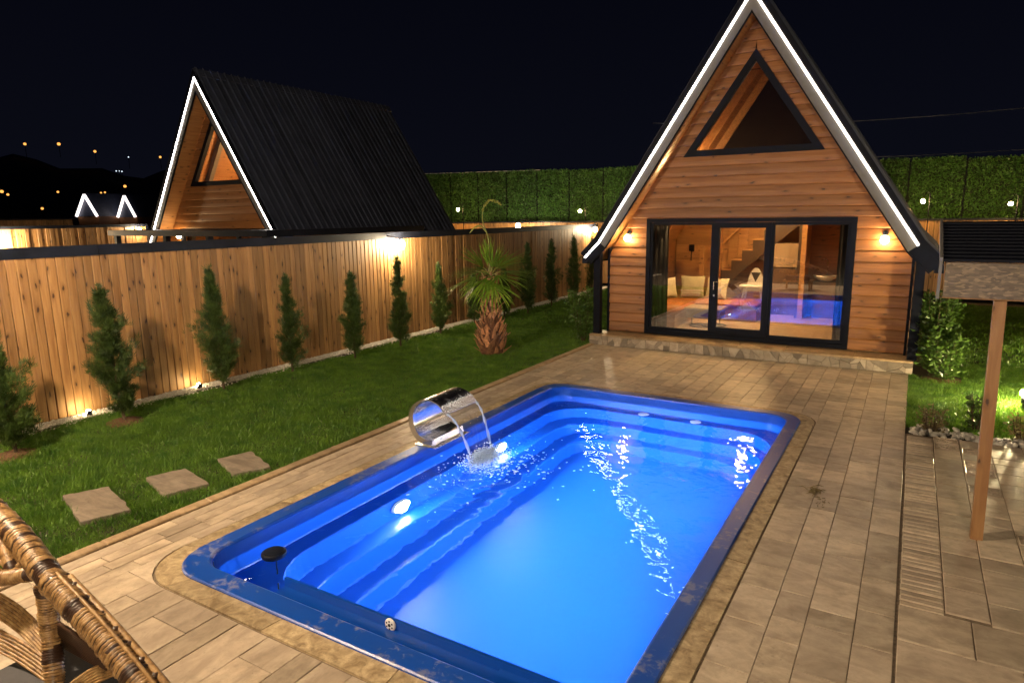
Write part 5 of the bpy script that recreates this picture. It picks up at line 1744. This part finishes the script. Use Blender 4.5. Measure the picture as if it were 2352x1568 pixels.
shrub(0.55, 11.9, 0.80, 0.27, 'lower bright shrub in front of the tall one, right of the cabin', 1200, 0.080, M_BROADLEAF, 9, 3)
shrub(0.36, 8.93, 0.30, 0.14, 'small dry bush in the pebbles beside the deck', 420, 0.04, M_DRYLEAF, 9, 4, group='small plants in the pebble bed')
shrub(1.24, 9.02, 0.30, 0.18, 'brown dry bush at the right edge of the pebbles', 420, 0.04, M_DRYLEAF, 9, 5, group='small plants in the pebble bed')
shrub(0.82, 9.35, 0.42, 0.10, 'dark thin plant behind the pebbles, left of the post', 220, 0.07, M_CONIFER, 5, 6, group='small plants in the pebble bed')

# ------------------------------------------------------------------ fan palm
PXc, PYc = -6.74, 10.42
palm = thing('palm_tree', (PXc, PYc, -0.04), 'short fan palm with shaggy brown trunk on the lawn', 'palm tree')
TH = 1.47
def trunk_r(z):
    if z < 0.40: return 0.300 - 0.03 * abs(z - 0.2) / 0.2
    if z < 0.60: return 0.270 - 0.075 * (z - 0.40) / 0.20
    return 0.195 - 0.070 * (z - 0.60) / 0.87
b = MB()
prof_ = [(trunk_r(z) * 0.80, z) for z in np.linspace(-0.05, TH, 18)]
b.lathe(prof_, (PXc, PYc, 0), 20)
trunk = b.build('trunk', M_PALMBARK, palm, smooth=True)
r_ = np.random.default_rng(5)
# old leaf bases wrapped round the trunk, each a curved scale
nsc = 250
for k in range(nsc):
    z = -0.02 + (TH - 0.02) * (k / nsc) ** 0.95
    a = k * 2.399963 + r_.uniform(-0.25, 0.25)
    R0 = trunk_r(z) * 0.78
    w = r_.uniform(0.05, 0.085) * (1.25 if z < 0.5 else 0.85)
    l = r_.uniform(0.10, 0.19) * (1.2 if z < 0.45 else 0.9)
    out = r_.uniform(0.03, 0.075) + (0.03 if z < 0.5 else 0.0)
    stick = r_.uniform() < (0.16 if z > 0.45 else 0.1)
    if stick: out += r_.uniform(0.05, 0.10); l *= 0.7; w *= 0.55
    rad_ = Vector((math.cos(a), math.sin(a), 0)); tan = Vector((-math.sin(a), math.cos(a), 0))
    tilt = r_.uniform(-0.55, 0.55) if z < 0.5 else r_.uniform(-0.25, 0.25)
    upv = (Vector((0, 0, 1)) * math.cos(tilt) + tan * math.sin(tilt))
    base = Vector((PXc, PYc, z)) + rad_ * R0
    V = []
    for i, (s_, o_, ww) in enumerate(((0, 0.0, 1.0), (0.45, 0.55, 0.9), (0.8, 0.85, 0.62), (1.0, 1.0, 0.25))):
        c = base + upv * l * s_ + rad_ * out * o_
        V += [c - tan * w * ww / 2, c + rad_ * 0.012 * ww + Vector((0, 0, 0)), c + tan * w * ww / 2]
    F = []
    for i in range(3):
        q = i * 3
        F += [(q, q + 1, q + 4, q + 3), (q + 1, q + 2, q + 5, q + 4)]
    b = MB(); b.v = [tuple(p) for p in V]; b.f = F
    o = b.build('leaf_base', M_PALMHUSK, trunk, fixn=False)
    o.modifiers.new('thick', 'SOLIDIFY').thickness = 0.008
# fan fronds
def frond(az, elev, plen, blen, droop, spread, nbl, seed, mat=M_PALMLEAF):
    r_ = np.random.default_rng(900 + seed)
    o = Vector((PXc, PYc, TH - 0.03))
    h = Vector((math.cos(az), math.sin(az), 0)); side = Vector((-math.sin(az), math.cos(az), 0))
    pts = []
    for i in range(7):
        t = i / 6
        e = elev - droop * 0.35 * t * t
        pts.append(o + (h * math.cos(e) + Vector((0, 0, 1)) * math.sin(e)) * plen * t)
    pet = MB().tube(pts, [0.013 - 0.006 * i / 6 for i in range(7)], 6)
    fr = pet.build('frond', M_PALMSTALK, palm)
    hub = pts[-1]; d0 = (pts[-1] - pts[-2]).normalized()
    nrm = side.cross(d0).normalized()
    V, F = [], []
    for k in range(nbl):
        a = (k / (nbl - 1) - 0.5) * spread
        d = d0 * math.cos(a) + side * math.sin(a)
        a += r_.normal(0, 0.035)
        d = (d0 * math.cos(a) + side * math.sin(a) + nrm * r_.normal(0, 0.07)).normalized()
        L = blen * (0.72 + 0.28 * math.cos(a * 0.8)) * r_.uniform(0.78, 1.12)
        w0 = 0.0165 * r_.uniform(0.7, 1.15)
        sd = (side * math.cos(a) - d0 * math.sin(a))
        p = hub.copy(); dd = d.copy()
        n_ = 7
        base = len(V)
        for i in range(n_ + 1):
            t = i / n_
            ww = w0 * (0.35 + 1.1 * t if t < 0.4 else 0.79 * (1 - ((t - 0.4) / 0.6) ** 1.6) + 0.02)
            V += [p - sd * ww + nrm * ww * 0.4, p + sd * ww + nrm * ww * 0.4]
            g_ = droop * (0.05 + 0.9 * t ** 1.6) * r_.uniform(0.7, 1.3)
            dd = (dd + Vector((0, 0, -1)) * g_ * 0.24).normalized()
            p = p + dd * (L / n_)
        for i in range(n_):
            q = base + 2 * i
            F.append((q, q + 1, q + 3, q + 2))
    b = MB(); b.v = [tuple(v) for v in V]; b.f = F
    b.build('fan_blade', mat, fr, fixn=False)
FR = [(200, 30, 0.26, 0.56, 0.75, 2.3), (235, 18, 0.26, 0.56, 0.9, 2.3), (165, 36, 0.24, 0.54, 0.65, 2.2), (285, 12, 0.22, 0.54, 1.0, 2.3),
      (330, 22, 0.27, 0.58, 0.75, 2.3), (10, 32, 0.28, 0.58, 0.65, 2.3), (350, 50, 0.26, 0.52, 0.45, 2.0), (45, 26, 0.27, 0.54, 0.7, 2.3),
      (120, 30, 0.26, 0.54, 0.7, 2.3), (80, 40, 0.24, 0.52, 0.6, 2.2), (310, -2, 0.24, 0.54, 0.95, 2.3), (215, 0, 0.22, 0.50, 1.0, 2.3),
      (185, 56, 0.20, 0.46, 0.30, 1.6), (255, 76, 0.18, 0.36, 0.06, 0.5), (20, 74, 0.20, 0.36, 0.10, 0.6), (140, 80, 0.20, 0.38, 0.05, 0.5), (320, 60, 0.2, 0.42, 0.3, 1.3),
      (265, 34, 0.27, 0.56, 0.7, 2.2)]
FR = [(a_, e_, p_ * 1.12, b_ * 1.28, d_ * 0.92, s_) for a_, e_, p_, b_, d_, s_ in FR]
for k, (az, el, pln, bl, dr, spd) in enumerate(FR):
    frond(R(az), R(el), pln, bl, dr, spd, 12 if spd < 1.5 else 22, k)
# tall arching flower stalk
b = MB()
st_pts = [(PXc, PYc, TH - 0.05), (PXc - 0.005, PYc, TH + 0.42), (PXc - 0.03, PYc - 0.02, TH + 0.72), (PXc - 0.10, PYc - 0.05, TH + 0.94), (PXc - 0.115, PYc - 0.05, TH + 1.12), (PXc - 0.06, PYc - 0.03, TH + 1.28),
          (PXc + 0.03, PYc + 0.0, TH + 1.36), (PXc + 0.13, PYc + 0.04, TH + 1.33), (PXc + 0.20, PYc + 0.06, TH + 1.28)]
def smooth_path(P, n=6):
    P = [Vector(p) for p in P]; out = []
    for i in range(len(P) - 1):
        p0, p1, p2, p3 = P[max(i - 1, 0)], P[i], P[i + 1], P[min(i + 2, len(P) - 1)]
        for k in range(n):
            t = k / n
            out.append(0.5 * ((2 * p1) + (-p0 + p2) * t + (2 * p0 - 5 * p1 + 4 * p2 - p3) * t * t + (-p0 + 3 * p1 - 3 * p2 + p3) * t ** 3))
    out.append(P[-1]); return out
sp_ = smooth_path(st_pts)
b.tube(sp_, [0.014 - 0.009 * i / len(sp_) for i in range(len(sp_))], 6)
stalk = b.build('flower_stalk', M_PALMSTALK, palm, smooth=True)
b = MB()
for i, p in enumerate(sp_[26:]):
    s_ = 0.017 if i % 3 else 0.024
    b.sphere(p + Vector((random.uniform(-.012, .012), random.uniform(-.012, .012), random.uniform(-.008, .016))), s_, 7, 5, 1.2)
b.build('flower_bud', M_PALMSTALK, stalk, smooth=True)
b = MB()
lp = smooth_path([(PXc - 0.05, PYc - 0.03, TH + 0.78), (PXc - 0.14, PYc - 0.08, TH + 0.90), (PXc - 0.24, PYc - 0.13, TH + 0.87), (PXc - 0.33, PYc - 0.17, TH + 0.77)])
b.tube(lp, [0.006 + 0.014 * math.sin(math.pi * i / (len(lp) - 1)) for i in range(len(lp))], 6)
b.build('bract', M_PALMSTALK, stalk, smooth=True)

# weed tuft growing in the deck joint
wd = thing('weed', (-0.62, 6.55, 0), 'small withered weed in a joint of the deck beside the pool', 'weed')
wx, wy_ = -0.605, 6.40
b = MB()
for k in range(34):
    a = random.uniform(0, 6.28); l = random.uniform(0.03, 0.10)
    ox, oy = wx + random.gauss(0, 0.03), wy_ + random.gauss(0, 0.05)
    b.tube([(ox, oy, 0.001), (ox + l * .5 * math.cos(a), oy + l * .5 * math.sin(a), 0.018), (ox + l * math.cos(a), oy + l * math.sin(a), 0.006)], [0.0035, 0.004, 0.001], 4)
b.build('leaf', M_DRYLEAF, wd)
b = MB()
for k in range(16):
    a = random.uniform(0, 6.28); l = random.uniform(0.02, 0.05)
    ox, oy = wx + 0.10 + random.gauss(0, 0.05), wy_ - 0.22 + random.gauss(0, 0.06)
    b.tube([(ox, oy, 0.003), (ox + l * math.cos(a), oy + l * math.sin(a), 0.004)], 0.003, 4)
b.build('litter', M_DRYLEAF, wd)

# ================================================================== RATTAN CHAIR, near left
def at_z(x, y, z):
    d = cr * ((x - 1176) / 1522.56) - cu * ((y - 784) / 1522.56) + cf
    return CAM + d * ((z - CAM.z) / d.z)
chair = thing('rattan_chair', (-3.4, 1.0, 0), 'brown wrapped rattan armchair with grey cushion at the lower left', 'chair')
def wrapped(name, path, rad, parent, turns_per_m=85, strand=0.0062, dark_every=None):
    """core tube with a cane strand wound round it"""
    pth = smooth_path(path, 8)
    core = MB().tube(pth, rad * 0.93, 12).build(name, M_WICKERD, parent, smooth=True)
    # resample by length
    P = np.array([tuple(p) for p in pth]); seg = np.r_[0, np.cumsum(np.linalg.norm(np.diff(P, axis=0), axis=1))]
    Lt = seg[-1]
    per = 10
    n = int(Lt * turns_per_m * per)
    s = np.linspace(0, Lt, n)
    C = np.stack([np.interp(s, seg, P[:, i]) for i in range(3)], 1)
    T = np.gradient(C, axis=0); T /= np.linalg.norm(T, axis=1)[:, None]
    ref = np.array([0.0, 0.0, 1.0]) if abs(T[:, 2]).mean() < 0.8 else np.array([1.0, 0, 0])
    A = np.cross(T, ref); A /= np.linalg.norm(A, axis=1)[:, None]
    B = np.cross(A, T)
    jit_ = 1 + 0.05 * np.sin(s * 91.0) + 0.05 * np.sin(s * 37.0 + 1) + 0.03 * np.sin(s * 233.0)
    ph = np.arange(n) / per * 2 * math.pi
    wob = 0.0022 * np.sin(s * 63)
    Q = C + (A * np.cos(ph)[:, None] + B * np.sin(ph)[:, None]) * (rad * jit_)[:, None] + T * wob[:, None]
    # ribbon cross-section : flat cane, 3 points
    hw = 0.5 / turns_per_m * 0.94
    R_ = (A * np.cos(ph)[:, None] + B * np.sin(ph)[:, None])
    V = np.stack([Q - T * hw, Q + R_ * strand * 0.95, Q + T * hw], 1).reshape(-1, 3)
    i = np.arange(n - 1)
    F = np.concatenate([np.stack([3 * i, 3 * i + 1, 3 * i + 4, 3 * i + 3], 1), np.stack([3 * i + 1, 3 * i + 2, 3 * i + 5, 3 * i + 4], 1)])
    # a darker strand now and then
    band = ((np.sin(s[:-1] * 41) + np.sin(s[:-1] * 17 + 2)) > 0.95).astype(int)
    o = tri_mesh('cane_wrap', V, F, None, core, center=wloc(core), mats=[M_WICKER, M_WICKERD], midx=np.concatenate([band, band]))
    o.data.polygons.foreach_set('use_smooth', [True] * len(o.data.polygons))
    return core
A0 = at_z(-60, 1128, 1.06); A1 = at_z(40, 1228, 1.00); A2 = at_z(118, 1330, 0.92); A3 = at_z(230, 1452, 0.80); A4 = at_z(345, 1592, 0.66); A5 = at_z(420, 1700, 0.56)
rail = wrapped('back_rail', [A0, A1, A2, A3, A4, A5], 0.055, chair, 58)
# ridge piping along the rail
ridge = smooth_path([p + Vector((0.05, 0.005, 0.045)) for p in (A2, A3, A4, A5)], 8)
MB().tube(ridge, 0.009, 6).build('piping', M_WICKER, chair, smooth=True)
ridge2 = smooth_path([p + Vector((0.062, 0.035, 0.012)) for p in (A2, A3, A4, A5)], 8)
b = MB()
for i, p in enumerate(ridge2[::2]): b.sphere(p, 0.021, 8, 6)
b.build('edge_weave', M_WICKERD, chair, smooth=True)
MB().tube([p + Vector((0.012, 0.01, 0.0)) for p in ridge2], 0.016, 7).build('piping', M_WICKER, chair, smooth=True)
L0 = at_z(103, 1338, 0.90); L1 = at_z(116, 1450, 0.66); L2 = at_z(126, 1568, 0.46); L3 = at_z(131, 1680, 0.26); L4 = Vector((L3.x + 0.02, L3.y - 0.02, 0.0))
wrapped('leg', [L0, L1, L2, L3, L4], 0.040, chair, 75)
B0 = at_z(-60, 1330, 0.84); B1 = at_z(20, 1325, 0.86); B2 = at_z(95, 1312, 0.91)
wrapped('brace', [B0, B1, B2], 0.032, chair, 100)
C0 = at_z(30, 1310, 0.87); C1 = at_z(5, 1250, 0.93); C2 = at_z(-30, 1200, 0.98)
wrapped('brace', [C0, C1, C2], 0.026, chair, 110)
# cane bundles sweeping in from the left
def bundle(pa, pb, pc, n, w, name):
    grp = MB()
    for k in range(n):
        o = (k / (n - 1) - 0.5) * w
        up_ = Vector((0, 0.35, 0.9)).normalized() * o
        grp.tube(smooth_path([pa + up_, pb + up_, pc + up_ * 0.9], 8), 0.0075, 6)
    grp.build(name, M_WICKER, chair, smooth=True)
bundle(at_z(-70, 1352, 0.74), at_z(40, 1418, 0.66), at_z(128, 1508, 0.56), 7, 0.10, 'cane_bundle')
bundle(at_z(-70, 1440, 0.60), at_z(40, 1492, 0.54), at_z(128, 1556, 0.48), 6, 0.085, 'cane_bundle')
bundle(at_z(120, 1620, 0.42), at_z(200, 1560, 0.50), at_z(275, 1525, 0.60), 6, 0.08, 'cane_bundle')
# woven panel inside the backrest
b = MB()
pa, pb_, pc, pd = at_z(-60, 1180, 0.97), at_z(60, 1290, 0.90), at_z(-20, 1330, 0.84), at_z(-90, 1250, 0.9)
for k in range(7):
    t = k / 6
    b.tube([pa.lerp(pb_, t), pd.lerp(pc, t) + Vector((0, 0, 0.01))], 0.012, 6)
    b.tube([pa.lerp(pd, t), pb_.lerp(pc, t)], 0.010, 6)
b.build('woven_panel', M_WICKER, chair, smooth=True)
b = MB()
qa, qb, qc, qd = at_z(135, 1430, 0.74), at_z(225, 1490, 0.72), at_z(250, 1540, 0.55), at_z(140, 1480, 0.55)
for k in range(12):
    t = k / 11
    b.tube([qa.lerp(qd, t), qb.lerp(qc, t)], 0.010, 6)
b.build('woven_panel', M_WICKERD, chair, smooth=True)
# seat cushion, a thing lying on the chair
cc = at_z(190, 1570, 0.40)
cu_ = soft_box(cc.x - 0.42, cc.x + 0.40, cc.y - 0.42, cc.y + 0.20, 0.33, 0.46, 0.06).build('seat_cushion', M_GREYCUSH, None, smooth=True)
tag(cu_, 'dark grey seat cushion lying in the rattan chair', 'cushion')
b = MB().box(cc.x - 0.44, cc.x + 0.42, cc.y - 0.44, cc.y + 0.22, 0.27, 0.328)
b.build('seat_frame', M_WICKER, chair)
for dx, dy in ((-0.4, -0.4), (0.38, -0.4), (0.38, 0.18)):
    MB().tube([(cc.x + dx, cc.y + dy, 0.0), (cc.x + dx, cc.y + dy, 0.27)], 0.03, 8).build('leg', M_WICKER, chair)

# the second plot lies a little lower
cab2.location.z -= 0.15
